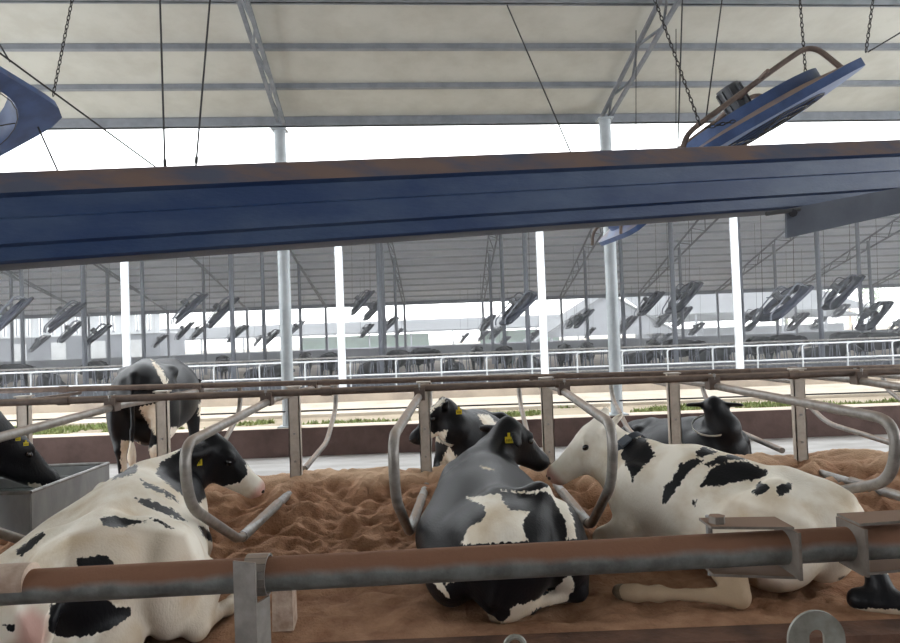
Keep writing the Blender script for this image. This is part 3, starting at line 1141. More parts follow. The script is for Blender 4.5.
def lying_prims(s=-1, ribw=1.0, ribz=0.36, ln=1.0, thigh=0.34, shw=0.27, hook_dn=0.50, far=1.0, tuft=True, w=1.0, hgt=1.0, neck=None, poll=None, fore=True, hind=True, hock=None, foot=None, tail=None, hook_up=0.05):
    """torso of a cow lying on its brisket, legs folded out towards side s (+1 left)"""
    z = lambda a: a * hgt
    p = [
        ('el', (0.22, 0, z(ribz)), (0.66, 0.40 * w * ribw, z(0.70 - ribz)), None, 0.10),
        ('el', (-0.10, 0, z(0.29)), (0.62, 0.46 * w, z(0.29)), None, 0.08),
        ('el', (-0.52, 0, z(0.36)), (0.36, 0.29 * w, z(0.25)), None, 0.08),
        ('rc', (0.58, 0, z(0.62)), (0.25, 0, z(0.60)), 0.085, 0.10, 0.12),
        ('rc', (0.25, 0, z(0.60)), (-0.42, 0, z(0.56)), 0.09, 0.075, 0.10),
        ('rc', (-0.42, 0, z(0.56)), (-0.80, 0, z(0.50)), 0.075, 0.05, 0.08),
        # hooks and pins
        ('rc', (-0.40, 0, z(0.55)), (-0.42, -s * 0.24 * far, z(hook_dn)), 0.06, 0.06, 0.06),
        ('rc', (-0.40, 0, z(0.55)), (-0.42, s * 0.24, z(0.50 + hook_up)), 0.06, 0.06, 0.06),
        ('rc', (-0.42, s * 0.24, z(0.50 + hook_up)), (-0.78, s * 0.13, z(0.42)), 0.05, 0.055, 0.09),
        ('rc', (-0.42, -s * 0.24 * far, z(hook_dn)), (-0.78, -s * 0.13, z(0.40)), 0.05, 0.055, 0.09),
        ('el', (-0.66, 0, z(0.30)), (0.20, 0.26, z(0.26)), None, 0.08),
        # thighs
        ('el', (-0.42, s * thigh, z(0.29)), (0.34, 0.16, z(0.27)), None, 0.07),
        ('el', (-0.40, -s * 0.30 * far, z(0.20)), (0.34, 0.16, z(0.20)), None, 0.07),
        # brisket and shoulders
        ('el', (0.72, 0, z(0.34)), (0.22, 0.22, z(0.28)), None, 0.08),
        ('el', (0.60, shw * w, z(0.36)), (0.20, 0.10, z(0.26)), None, 0.08),
        ('el', (0.60, -shw * w, z(0.36)), (0.20, 0.10, z(0.26)), None, 0.08),
    ]
    if fore:
        for q in (-1, 1):
            p += [('rc', (0.62, q * 0.30, 0.20), (0.86, q * 0.29, 0.115), 0.10, 0.075, 0.05),
                  ('rc', (0.86, q * 0.29, 0.105), (0.60, q * 0.33, 0.05), 0.062, 0.045, 0.03),
                  ('rc', (0.60, q * 0.33, 0.05), (0.52, q * 0.33, 0.045), 0.05, 0.05, 0.02)]
    if hind:
        hk = hock or (-0.52, s * 0.62, 0.10)
        ft = foot or (-0.02, s * 0.66, 0.05)
        st = (-0.20, s * 0.46, 0.22)
        p += [('rc', st, hk, 0.12, 0.065, 0.05),
              ('rc', hk, tuple(0.5 * np.array(hk) + 0.5 * np.array(ft)), 0.056, 0.032, 0.02),
              ('rc', tuple(0.5 * np.array(hk) + 0.5 * np.array(ft)), tuple(0.2 * np.array(hk) + 0.8 * np.array(ft)), 0.032, 0.036, 0.02),
              ('el', tuple(0.22 * np.array(hk) + 0.78 * np.array(ft)), (0.05, 0.05, 0.05), None, 0.03),
              ('rc', tuple(0.2 * np.array(hk) + 0.8 * np.array(ft)), ft, 0.036, 0.048, 0.02),
              ('rc', ft, tuple(np.array(ft) + 0.07 * nrm(np.array(ft) - np.array(hk))), 0.05, 0.05, 0.02)]
    if tail:
        for a, b in zip(tail[:-1], tail[1:]):
            p.append(('rc', a, b, 0.027, 0.024, 0.02))
        if tuft:
            p.append(('el', tail[-1], (0.12, 0.06, 0.045), None, 0.02))
    if ln != 1.0:
        sc_ = lambda v: (v[0] * ln, v[1], v[2])
        p = [(q[0], sc_(q[1]), sc_(q[2])) + q[3:] if q[0] == 'rc' else (q[0], sc_(q[1])) + ((q[2][0] * ln, q[2][1], q[2][2]),) + q[3:] for q in p]
    if poll is not None:
        poll = np.array(poll, float)
        mid = np.array([0.80, 0.0, z(0.55)]) * 0.5 + poll * 0.5 + np.array([0.02, 0, -0.02])
        p += [('rc', (0.60, 0, z(0.52)), tuple(mid + np.array([0, 0, -0.06])), 0.20, 0.155, 0.09),
              ('rc', (0.66, 0, z(0.36)), tuple(mid + np.array([0, 0, -0.12])), 0.18, 0.12, 0.09),
              ('rc', tuple(mid + np.array([0, 0, -0.06])), tuple(poll + np.array([0, 0, -0.05])), 0.145, 0.10, 0.06),
              ('rc', (0.55, 0, z(0.64)), tuple(poll + np.array([0, 0, -0.02])), 0.075, 0.06, 0.08)]
    return p


# --- striped white cow, left
LO, LH = Vector((-1.90, 3.98, -0.03)), math.radians(101)
pl = loc3(at_y(210, 444, 4.98), LO, LH)
hp, fr_ = head_prims(pl, locd((0.66, 0.12, -0.62), LH), ears=((1, -0.2, -0.15), (1, -0.6, -0.5)))
pr = lying_prims(s=-1, w=1.02, ribz=0.33, hgt=1.08, poll=pl, hock=(-0.55, -0.48, 0.09), foot=(-0.16, -0.62, 0.06), hook_up=0.03,
                 tail=[(-0.82, 0.02, 0.50), (-0.93, 0.06, 0.36), (-0.95, 0.10, 0.16), (-0.95, 0.16, 0.06)])
pr.append(('el', (-0.74, -0.10, 0.15), (0.17, 0.17, 0.15), None, 0.05))          # udder
pr += [('rc', (-0.40, -0.05, 0.61), (-0.44, -0.27, 0.575), 0.05, 0.058, 0.04), ('rc', (-0.40, 0.05, 0.61), (-0.44, 0.27, 0.56), 0.05, 0.058, 0.04)]
pr += [('el', (-0.30, 0.38, 0.27), (0.50, 0.24, 0.27), None, 0.1), ('el', (0.1, 0.3, 0.3), (0.5, 0.26, 0.3), None, 0.1)]
Lpoly = [
    [(160, 463), (178, 452), (192, 430), (205, 420), (230, 420), (244, 440), (246, 458), (247, 475), (240, 482), (220, 488), (212, 482), (208, 495), (200, 503), (190, 507), (182, 495), (163, 480), (156, 474)],
    [(140, 479), (155, 486), (172, 494), (182, 505), (175, 501), (161, 493), (144, 486)],
    [(135, 498), (150, 500), (172, 509), (189, 522), (178, 519), (161, 512), (142, 505)],
    [(147, 517), (161, 520), (175, 530), (164, 526)],
    [(100, 518), (111, 516), (146, 521), (130, 526), (117, 528), (103, 525)],
    [(76, 560), (83, 557), (101, 555), (114, 560), (112, 568), (80, 569)],
    [(15, 551), (42, 531), (45, 536), (21, 557)],
    [(199, 526), (204, 527), (214, 536), (214, 543), (205, 538)],
    [(112, 480), (122, 468), (137, 465), (137, 473)],
    [(50, 604), (76, 598), (107, 598), (115, 607), (130, 608), (132, 616), (107, 631), (84, 637), (57, 637), (48, 629)],
    [(2, 624), (15, 624), (14, 633), (8, 631)]]
tagL = at_y(197, 462, 4.78)
make_cow('white lying cow with black rib stripes and black head, left of the stalls', LO, LH, hp + pr, fr_, 'white', Lpoly,
         pinks=[[(16, 614), (32, 606), (48, 616), (50, 635), (46, 650), (15, 650)]],
         dirt=[([(70, 535), (105, 522), (185, 535), (200, 575), (180, 610), (60, 600)], 0.55), ([(120, 600), (190, 585), (240, 600), (180, 650), (90, 650)], 0.5)],
         hoofs=[((-0.09, -0.645, 0.04), (0.07, 0.05, 0.045))], teats=[(-0.88, -0.06, 0.12), (-0.88, -0.16, 0.11)],
         collar=None, tags=[(tagL, 0.068)])

# --- grey backed black cow, centre
CO, CH = Vector((0.26, 4.42, -0.03)), math.radians(93)
pl = loc3(at_y(507, 428, 5.28), CO, CH)
hp, fr_ = head_prims(pl, locd((0.56, 0.42, -0.52), CH), ears=((1, -0.2, -0.2), (0.75, -0.35, -0.75)))
pr = lying_prims(s=-1, w=1.08, ribw=0.92, ribz=0.31, shw=0.20, hook_dn=0.40, tuft=False, hgt=0.99, poll=pl, hock=(-0.60, -0.40, 0.09), foot=(-0.72, -0.02, 0.05), hook_up=0.10,
                 tail=[(-0.80, 0.02, 0.46), (-0.87, 0.05, 0.34), (-0.82, 0.10, 0.14)])
pr.append(('el', (-0.70, 0.02, 0.14), (0.12, 0.15, 0.13), None, 0.05))
Cpoly = [
    [(464.7, 497), (478.7, 496), (499.7, 493), (504, 502), (509, 509), (530, 512), (523, 520), (524, 532), (528, 541), (460, 545), (469, 527), (485.7, 518), (484.5, 506), (471.7, 500.5)],
    [(500, 490), (530, 492), (549, 486), (563, 494), (573, 518), (577, 540), (567, 540), (566, 520), (557, 506), (553, 497), (544, 491.5), (530, 494.5)],
    [(480, 465), (497, 471), (483, 469)],
    [(428, 576), (441, 579), (450, 597), (446, 598)],
    [(444, 577), (464, 576), (446, 585)],
    [(511, 606), (532, 602), (555, 589), (569, 573), (575, 584), (566, 602), (537, 609), (517, 624), (498, 624), (510, 616)]]
tagC = at_y(509, 440, 5.10)
make_cow('black lying cow with a grey sheen back and white rump patch, in the middle', CO, CH, hp + pr, fr_, 'black', Cpoly,
         hoofs=[((-0.74, 0.06, 0.04), (0.05, 0.065, 0.045))], collar=None, tags=[(tagC, 0.06)])

# --- white faced cow, right
RO, RH = Vector((1.77, 4.38, -0.03)), math.radians(133)
pl = loc3(at_y(603, 428, 5.08), RO, RH)
hp, fr_ = head_prims(pl, locd((-0.72, 0.0, -0.55), RH), ears=((0.6, -0.7, 0.2), (0.6, -0.7, 0.2)), s=1.06)
pr = lying_prims(s=1, w=0.9, ln=0.87, far=0.5, tuft=False, thigh=0.30, ribz=0.34, hgt=1.04, poll=pl, hock=(-0.41, 0.67, 0.09), foot=(0.15, 0.88, 0.05), hook_up=0.03,
                 tail=[(-0.80, 0.0, 0.52), (-0.93, 0.03, 0.35), (-0.97, 0.10, 0.14), (-0.98, 0.16, 0.06)])
pr += [('rc', (-0.78, 0.10, 0.40), (-0.91, 0.15, 0.07), 0.05, 0.06, 0.05), ('rc', (-0.80, 0.20, 0.05), (-1.06, 0.12, 0.05), 0.065, 0.06, 0.04)]
pr += [('rc', (-0.37, 0.04, 0.59), (-0.40, 0.20, 0.575), 0.055, 0.06, 0.04), ('rc', (-0.40, 0.20, 0.57), (-0.72, 0.12, 0.42), 0.045, 0.05, 0.06)]
Rpoly = [
    [(622, 437), (645, 437), (655.5, 454.5), (645, 465), (635, 475), (633, 482), (628, 468), (622, 458)],
    [(695, 452), (704, 446), (718, 452), (707, 456), (697, 457)],
    [(661.7, 506), (664, 485.5), (671, 482), (679.6, 465), (693, 458.6), (703.7, 460.6), (690, 470), (681, 482), (674.4, 492), (667.5, 502.7)],
    [(700, 487), (710.6, 468), (724, 463), (745, 461), (769, 471.7), (762, 478.6), (738, 482), (721, 485.5)],
    [(703.7, 464.8), (717.5, 457), (731, 454), (748.5, 459), (728, 460.6), (710.6, 467.5)],
    [(752, 492), (759, 482), (769, 483.7), (767, 492), (757, 496)],
    [(777.7, 485.5), (791.5, 482), (791.5, 489), (779.5, 498.5), (777, 492)],
    [(691.6, 502.7), (697, 499), (695, 507)],
    [(838, 578), (860, 572), (910, 575), (910, 610), (840, 608)]]
RW = Matrix.Translation(RO) @ Matrix.Rotation(RH, 4, 'Z')
cc = loc3(at_y(626, 458, 4.95), RO, RH)
make_cow('white faced lying cow with ragged black flank patches, right of the stalls', RO, RH, hp + pr, fr_, 'white', Rpoly,
         dirt=[([(600, 565), (760, 568), (760, 612), (600, 612)], 0.95), ([(730, 500), (800, 520), (840, 540), (700, 545)], 0.35)],
         hoofs=[((0.21, 0.90, 0.04), (0.07, 0.05, 0.045))],
         collar=(cc, tuple(pl - np.array([0.55, 0, 0.6])), (0.17, 0.21, 0.05), 'collar', 4.0))

# --- collared black cow of the back row, behind the middle cow
BO, BH = Vector((0.34, 8.0, -0.05)), math.radians(-101)
pl = loc3(at_y(446, 406, 7.2), BO, BH)
hp, fr_ = head_prims(pl, locd((-0.62, -0.05, -0.50), BH), ears=((1, -0.25, 0.35), (1, -0.25, 0.35)))
pr = lying_prims(s=1, w=1.0, hgt=1.0, poll=pl)
Bpoly = [[(426, 434), (448, 430), (444, 443), (432, 440)], [(438, 468), (449, 446), (457, 457), (453, 468), (444, 474)],
         [(477, 414), (489, 415), (501, 428), (485, 427)], [(428, 411), (442, 398), (446, 400), (430, 413)]]
cc = loc3(at_y(452, 428, 7.25), BO, BH)
make_cow('collared black cow facing left with a small white back patch, behind the middle cow', BO, BH, hp + pr, fr_, 'black', Bpoly, vox=0.02,
         collar=(cc, (0.35, 0.12, 0.32), (0.175, 0.215, 0.04), 'collar_pale', 2.6), tags=[(at_y(459, 412, 7.05), 0.06)])

# --- all black cow of the back row, right
KO, KH = Vector((2.76, 8.2, -0.17)), math.radians(-62)
pl = loc3(at_y(714, 404, 7.5), KO, KH)
hp, fr_ = head_prims(pl, locd((0.30, 0.85, -0.25), KH), ears=((1, -0.2, -0.05), (1, -0.1, -0.05)), s=1.0)
pr = lying_prims(s=1, w=1.0, hgt=0.86, poll=pl)
cc = loc3(at_y(712, 425, 7.55), KO, KH)
make_cow('all black lying cow behind the white faced cow, ear out to the right', KO, KH, hp + pr, fr_, 'black', [], vox=0.022,
         collar=(cc, tuple(pl - np.array([0.62, 0, 0.5])), (0.19, 0.22, 0.02), 'collar_pale', None))


# --- standing cow
def standing_prims(poll, back=1.38):
    p = [
        ('el', (0.10, 0, 0.96), (0.78, 0.36, 0.38), None, 0.08),
        ('el', (-0.05, 0, 0.90), (0.60, 0.40, 0.36), None, 0.08),
        ('el', (-0.58, 0, 1.06), (0.36, 0.28, 0.30), None, 0.08),
        ('rc', (0.55, 0, 1.28), (-0.45, 0, 1.28), 0.09, 0.085, 0.1),
        ('rc', (-0.45, 0, 1.29), (-0.88, 0, 1.22), 0.08, 0.05, 0.08),
        ('rc', (-0.42, 0, 1.27), (-0.44, 0.24, 1.24), 0.07, 0.065, 0.06),
        ('rc', (-0.42, 0, 1.27), (-0.44, -0.24, 1.24), 0.07, 0.065, 0.06),
        ('rc', (-0.84, 0.11, 1.13), (-0.44, 0.24, 1.23), 0.06, 0.06, 0.07),
        ('rc', (-0.84, -0.11, 1.13), (-0.44, -0.24, 1.23), 0.06, 0.06, 0.07),
        ('el', (0.62, 0, 0.95), (0.26, 0.26, 0.36), None, 0.08),
        ('el', (-0.45, 0, 0.62), (0.22, 0.17, 0.17), None, 0.06),
        ('rc', (-0.90, 0, 1.20), (-0.97, 0, 0.95), 0.04, 0.03, 0.03),
        ('rc', (-0.97, 0, 0.95), (-0.96, 0.02, 0.5), 0.028, 0.024, 0.02),
        ('el', (-0.96, 0.02, 0.42), (0.045, 0.045, 0.13), None, 0.03),
    ]
    for q in (-1, 1):
        dx = 0.10 * q
        p += [('el', (-0.62, q * 0.22, 0.86), (0.26, 0.13, 0.34), None, 0.07),
              ('rc', (-0.62, q * 0.22, 0.72), (-0.84 + dx, q * 0.20, 0.48), 0.13, 0.068, 0.05),
              ('rc', (-0.84 + dx, q * 0.20, 0.48), (-0.78 + dx, q * 0.20, 0.14), 0.055, 0.042, 0.03),
              ('rc', (-0.78 + dx, q * 0.20, 0.14), (-0.74 + dx, q * 0.20, 0.05), 0.045, 0.055, 0.02),
              ('rc', (0.58, q * 0.20, 0.80), (0.60 - dx, q * 0.19, 0.42), 0.11, 0.062, 0.05),
              ('rc', (0.60 - dx, q * 0.19, 0.42), (0.58 - dx, q * 0.19, 0.12), 0.05, 0.04, 0.03),
              ('rc', (0.58 - dx, q * 0.19, 0.12), (0.61 - dx, q * 0.19, 0.05), 0.042, 0.052, 0.02)]
    poll = np.array(poll, float)
    mid = 0.5 * (np.array([0.7, 0, 1.1]) + poll)
    p += [('rc', (0.62, 0, 1.02), tuple(mid), 0.24, 0.17, 0.1), ('rc', tuple(mid), tuple(poll + np.array([0, 0, -0.04])), 0.16, 0.10, 0.07),
          ('rc', (0.62, 0, 0.85), tuple(mid + np.array([0, 0, -0.1])), 0.2, 0.13, 0.09)]
    return p


SO, SH = Vector((-3.72, 8.9, -0.20)), math.radians(97)
pl = np.array([1.18, 0.05, 0.98])
hp, fr_ = head_prims(pl, (0.7, 0.1, -0.65), ears=((0.6, -0.7, 0.0), (0.6, -0.7, 0.0)))
Spoly = [[(150, 358), (160, 367), (168, 381), (165, 387), (157, 372)], [(120, 440), (140, 443), (136, 475), (122, 475)],
         [(138, 407), (158, 403), (158, 440), (149, 425)], [(170, 427), (187, 429), (184, 470), (172, 470)], [(149, 449), (160, 442), (159, 462), (148, 464)],
         [(199, 403), (208, 400), (206, 418), (198, 416)]]
make_cow('black cow standing with its rump to the stalls, white stripe on its back', SO, SH, hp + standing_prims(pl), fr_, 'black', Spoly, vox=0.024, scale=1.14,
         hoofs=[((-0.64, 0.2, 0.03), (0.065, 0.055, 0.05)), ((-0.84, -0.2, 0.03), (0.065, 0.055, 0.05))])

# --- drinking cow at the left edge, only its head reaches into view
DO, DH = Vector((-3.62, 3.95, -0.02)), math.radians(66)
pl = loc3(at_y(1, 437, 4.9), DO, DH)
hp, fr_ = head_prims(pl, locd((0.25, 0.32, -0.40), DH), ears=((0.4, -0.9, -0.2), (0.4, -0.9, -0.2)), s=1.05)
Dpoly = [[(23, 423), (33, 427), (36, 434), (30, 433)], [(28, 483), (45, 485), (58, 484), (56, 492), (30, 492)]]
make_cow('black cow lowering its head into the trough at the left edge', DO, DH, hp + standing_prims(pl), fr_, 'black', Dpoly, vox=0.022,
         tags=[(at_y(18, 439, 4.70), 0.03), (at_y(26, 444, 4.72), 0.03)])

# ------------------------------------------------------------------ hanging fans
def fan_meshes(m_house, m_pipe, S=1.4, seg=40):
    me = {}
    h = S / 2
    r_in, r_back = h * 0.79, h * 0.86
    out, inn = [], []
    for k in range(seg):
        an = 2 * PI * k / seg
        c, s = math.cos(an), math.sin(an)
        q = (abs(c) ** 7 + abs(s) ** 7) ** (-1 / 7)
        out.append((c * q * h, s * q * h))
        inn.append((c, s))
    rings = [
        [(x, y, -0.02) for x, y in out], [(x, y, 0.045) for x, y in out], [(x * 0.97, y * 0.97, 0.05) for x, y in out],
        [(c * r_back, s * r_back, 0.09) for c, s in inn], [(c * r_back, s * r_back, 0.17) for c, s in inn],
        [(c * (r_back - 0.02), s * (r_back - 0.02), 0.17) for c, s in inn], [(c * r_in, s * r_in, 0.03) for c, s in inn], [(c * r_in * 1.03, s * r_in * 1.03, -0.025) for c, s in inn]]
    mb = MB()
    for rg in rings:
        mb.v += rg
    nr = len(rings)
    for i in range(nr):
        j = (i + 1) % nr
        for k in range(seg):
            k2 = (k + 1) % seg
            mb.f.append((i * seg + k, i * seg + k2, j * seg + k2, j * seg + k))
    me['housing'] = mb.mesh('housing', m_house, 40)
    mb = MB()
    for rr in (0.2, 0.4, 0.6, 0.8):
        mb.tube([(math.cos(2 * PI * k / 28) * rr * h, math.sin(2 * PI * k / 28) * rr * h, -0.03 - 0.03 * (0.84 - rr)) for k in range(28)], 0.004, 4, closed=True)
    for k in range(8):
        an = 2 * PI * k / 8
        mb.tube([(0, 0, -0.06), (math.cos(an) * r_in, math.sin(an) * r_in, -0.025)], 0.005, 4)
    me['guard'] = mb.mesh('guard', 'dark')
    mb = MB()
    n = 8
    for i in range(n + 1):
        t = i / n
        r = 0.10 + t * (r_in - 0.14)
        tw = math.radians(38 - 22 * t)
        wd = 0.09 + 0.05 * math.sin(PI * t * 0.9)
        for sg in (-1, 1):
            for zz in (-0.004, 0.004):
                mb.v.append((r, sg * wd * math.cos(tw), 0.13 + sg * wd * math.sin(tw) + zz))
    for i in range(n):
        a, b = i * 4, i * 4 + 4
        mb.f += [(a, a + 2, b + 2, b), (a + 1, b + 1, b + 3, a + 3), (a, b, b + 1, a + 1), (a + 2, a + 3, b + 3, b + 2)]
    mb.f += [(0, 1, 3, 2), (n * 4, n * 4 + 2, n * 4 + 3, n * 4 + 1)]
    me['blade'] = mb.mesh('blade', 'fan_dark', 60)
    me['hub'] = MB().tube([(0, 0, 0.06), (0, 0, 0.2)], 0.10, 16).mesh('hub', 'fan_dark')
    mb = MB().tube([(0, 0, 0.20), (0, 0, 0.43)], 0.095, 16)
    for k in range(10):
        an = 2 * PI * k / 10
        mb.box((math.cos(an) * 0.1, math.sin(an) * 0.1, 0.32), (0.02, 0.008, 0.18), Matrix.Rotation(an, 3, 'Z'))
    me['motor'] = mb.mesh('motor', 'motor')
    me['pipe_frame'] = MB().tube(fillet([(h * 0.80, 0, 0.06), (h * 0.66, 0, 0.33), (h * 0.3, 0, 0.31), (-h * 0.95, 0, 0.20), (-h * 1.12, 0, 0.08)], 0.12, 6), 0.021, 8).mesh('pipe_frame', m_pipe)
    me['cross_bar'] = MB().tube([(0, -h * 0.95, 0.29), (0, h * 0.95, 0.29)], 0.016, 8).mesh('cross_bar', m_pipe)
    return me


def fan(me, loc, a, b, label, group, scale=1.0):
    u = Vector((math.cos(a) * math.cos(b), math.cos(a) * math.sin(b), math.sin(a)))
    v = Vector((-math.sin(b), math.cos(b), 0))
    n = u.cross(v)
    t = empty('hanging_fan', loc)
    t.matrix_world = Matrix.Translation(loc) @ Matrix((u, v, n)).transposed().to_4x4() @ Matrix.Scale(scale, 4)
    tag(t, label, 'fan', group)
    for nm in ('housing', 'guard', 'hub', 'motor', 'cross_bar'):
        link(nm, me[nm], t)
    for yy in (-0.5, 0.5):
        link('pipe_frame', me['pipe_frame'], t).location = (0, yy, 0)
    for k in range(3):
        o = link('blade', me['blade'], t)
        o.rotation_euler = (0, 0, 2 * PI * k / 3 + 0.4)
    return t


def part_world(mb, name, m, parent):
    """mesh given in world places, parented without moving"""
    o = mb.build(name, m, parent)
    o.matrix_parent_inverse = parent.matrix_world.inverted()
    return o


near_fan = fan_meshes('blue', 'pipe')
FA = math.radians(27)
cR = at_y(872, 62, 4.95)
cen = cR - Vector((math.cos(FA), 0, math.sin(FA))) * 0.70 + Vector((0, 0.60, 0))
fR = fan(near_fan, cen, FA, math.radians(-4), 'blue hanging fan tilted up to the right, seen edge on', 'fans hung over the near stalls')
cL = at_y(73, 114, 5.35)
cen = cL - Vector((math.cos(FA), 0, math.sin(FA))) * 0.70 - Vector((0, 0.70, 0))
fL = fan(near_fan, cen, FA, 0.0, 'blue hanging fan with an oval opening at the upper left corner', 'fans hung over the near stalls')
cM = at_y(651, 206, 9.0)
fM = fan(near_fan, cM, math.radians(40), math.radians(8), 'hanging fan mostly hidden behind the blue beam, its lower end by the silver column', 'fans hung over the near stalls')
bpy.context.view_layer.update()


def to_roof(p, q):
    """lengthen the line p->q (p low, q high) until it meets the roof underside"""
    d = q - p
    zz = ROOF_Z + SLOPE * (ROOF_Y - p.y) + 0.02
    return p + d * ((zz - p.z) / d.z)


def hang(p0, p1, Y, kind, parent, name, Y2=None):
    p = at_y(p0[0], p0[1], Y)
    q = to_roof(p, at_y(p1[0], p1[1], Y2 or Y))
    mb = MB()
    if kind == 'chain':
        chain_mesh(mb, p, q, 0.046, 0.0042, 0.011)
        return part_world(mb, name, 'dark', parent)
    mb.tube([p, q], 0.006 if kind == 'cable' else 0.009, 6)
    return part_world(mb, name, 'cable', parent)


hang((700, 125), (655, 0), 5.0, 'chain', fR, 'chain')
hang((806, 78), (800, 0), 5.2, 'chain', fR, 'chain')
hang((866, 52), (873, 0), 5.0, 'chain', fR, 'chain')
hang((706, 118), (722, 0), 5.6, 'cable', fR, 'cable')
p = at_y(868, 52, 5.0)
part_world(MB().tube([p, p + (at_y(905, 30, 5.0) - p) * 4], 0.006, 6), 'cable', 'cable', fR)
p, q = at_y(705, 128, 4.95), at_y(735, 121, 4.95)
part_world(chain_mesh(MB(), p, q, 0.046, 0.0042, 0.011), 'chain', 'dark', fR)
hang((53, 96), (72, 0), 5.3, 'chain', fL, 'chain')
hang((676, 180), (676, 30), 9.0, 'cable', fM, 'cable')
hang((636, 200), (636, 30), 9.0, 'cable', fM, 'cable')
hang((10, 62), (0, 45), 5.0, 'cable', fL, 'cable')
p = at_y(38, 127, 5.2)
part_world(MB().tube([p, at_y(60, 176, 5.2)], 0.007, 6), 'cable', 'cable', fL)

# slack cables over the stalls
for (x0, y0), (x1, y1), Ya, Yb, lab in (((-40, 24), (150, 163), 4.6, 5.6, 'thin dark cable sloping down from the upper left fan'),
                                        ((507, 5), (568, 146), 6.9, 6.0, 'thin dark cable slanting down from the middle roof purlin'),
                                        ((683, -20), (678, 142), 6.3, 6.3, 'thin vertical cable left of the edge on fan')):
    a, b = at_y(x0, y0, Ya), at_y(x1, y1, Yb)
    b = b + (b - a) * 0.25
    o = MB().tube([a, b], 0.007, 6).build('cable', 'cable')
    tag(o, lab, 'cable', 'cables under the near roof')

# ------------------------------------------------------------------ the long blue beam close to the lens
def beam_prof(pts0, pts1, th=0.012):
    """strip between matching profile points at the two ends"""
    mb = MB()
    n = len(pts0)
    off = Vector((0, th, 0))
    v0 = list(pts0) + [p + off for p in reversed(pts0)]
    v1 = list(pts1) + [p + off for p in reversed(pts1)]
    b = len(mb.v)
    mb.v += [tuple(p) for p in v0] + [tuple(p) for p in v1]
    m = len(v0)
    for i in range(m):
        j = (i + 1) % m
        mb.f.append((b + i, b + m + i, b + m + j, b + j))
    mb.f.append(tuple(b + i for i in range(m)))
    mb.f.append(tuple(b + m + i for i in reversed(range(m))))
    return mb


YL, YR = 1.45, 2.15
tl, bl = at_y(0, 167, YL), at_y(0, 263, YL)
tr_, br_ = at_y(900, 136, YR), at_y(900, 200, YR)
ext = lambda a, b, t: a + (b - a) * t
TL, BL, TR, BR = ext(tl, tr_, -0.25), ext(bl, br_, -0.25), ext(tl, tr_, 1.3), ext(bl, br_, 1.3)
ax = (TR - TL).normalized()
back = Vector((-ax.y, ax.x, 0))


def prof(f, d):
    return (TL.lerp(BL, f) + back * d, TR.lerp(BR, f) + back * d)


beam = empty('sheet_metal_beam', (TL + TR) / 2)
tag(beam, 'long dark blue folded sheet metal beam with a dusty top edge across the view', 'beam')
bpy.context.view_layer.update()


def strip(name, m, fd):
    a = [prof(f, d)[0] for f, d in fd]
    b = [prof(f, d)[1] for f, d in fd]
    return part_world(beam_prof(a, b), name, m, beam)


strip('dusty_flange', 'beamdust', [(0.0, 0.045), (0.04, 0.02), (0.27, 0.0)])
strip('web', 'navy', [(0.27, 0.0), (0.31, 0.012), (0.52, 0.014), (0.55, 0.004), (0.80, 0.004)])
strip('lower_lip', 'navy', [(0.80, 0.004), (0.83, 0.014), (0.97, 0.016), (1.0, 0.024)])
strip('back_web', 'navy', [(0.0, 0.045), (0.02, 0.15), (0.98, 0.15), (1.0, 0.024)])
# slate plate hung on the beam at the right, with its pin
P = [at_y(787, 209, 1.98), at_y(960, 176, 1.98), at_y(960, 200, 1.98), at_y(787, 238, 1.98)]
part_world(MB().prism(P, (0, 0.012, 0)), 'hanging_plate', 'plate', beam)
part_world(MB().tube([at_y(766, 214, 1.97), at_y(800, 209, 1.97)], 0.006, 8), 'pin', 'motor', beam)
part_world(MB().tube([at_y(793, 213, 1.965), at_y(793, 213, 1.98)], 0.012, 8), 'bolt', 'fan_dark', beam)
for (x0, y0), (x1, y1), Y in (((165, 168), (160, 0), 1.63), ((196, 165), (210, 0), 1.66)):
    p = at_y(x0, y0, Y)
    q = at_y(x1, y1, Y)
    d = (q - p)
    q2 = p + d * ((roof_z(p.y) - p.z) / d.z)
    part_world(MB().tube([p - d * 0.02, q2], 0.0024, 6), 'hanger_cable', 'cable', beam)
    part_world(MB().tube([p + d * 0.01, p + d * 0.05], 0.004, 6), 'cable_clip', 'dark', beam)

# ------------------------------------------------------------------ far barn
NE_Y, RI_Y, FE_Y = 17.4, 29.5, 45.0
NE_Z, RI_Z, FE_Z = 5.0, 8.0, 4.05
roof2 = empty('roof', (0, RI_Y, 0))
struct(roof2, 'grey ribbed roof of the far barn seen from below', 'roof')
BX0, BX1 = -64, 64


def slope_roof(y0, z0, y1, z1, n, parent):
    for i in range(n):
        a, b = i / n, (i + 1) / n
        ya, yb, za, zb = y0 + (y1 - y0) * a, y0 + (y1 - y0) * b, z0 + (z1 - z0) * a, z0 + (z1 - z0) * b
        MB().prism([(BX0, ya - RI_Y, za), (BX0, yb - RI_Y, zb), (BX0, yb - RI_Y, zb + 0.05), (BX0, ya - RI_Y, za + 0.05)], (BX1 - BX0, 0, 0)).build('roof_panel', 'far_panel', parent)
        MB().box((0, yb - RI_Y, zb - 0.05), (BX1 - BX0, 0.07, 0.10)).build('purlin', 'far_purlin', parent)


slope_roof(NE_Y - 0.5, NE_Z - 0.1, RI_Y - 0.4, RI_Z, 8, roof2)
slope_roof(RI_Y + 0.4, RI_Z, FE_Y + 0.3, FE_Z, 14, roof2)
for k in range(-5, 8):
    x = -2.6 + 5.2 * k
    truss(x, FE_Y - RI_Y, FE_Z - 0.1, 0.4, RI_Z - 0.1, 0.7, 16, roof2, 'far_steel', 0.07)
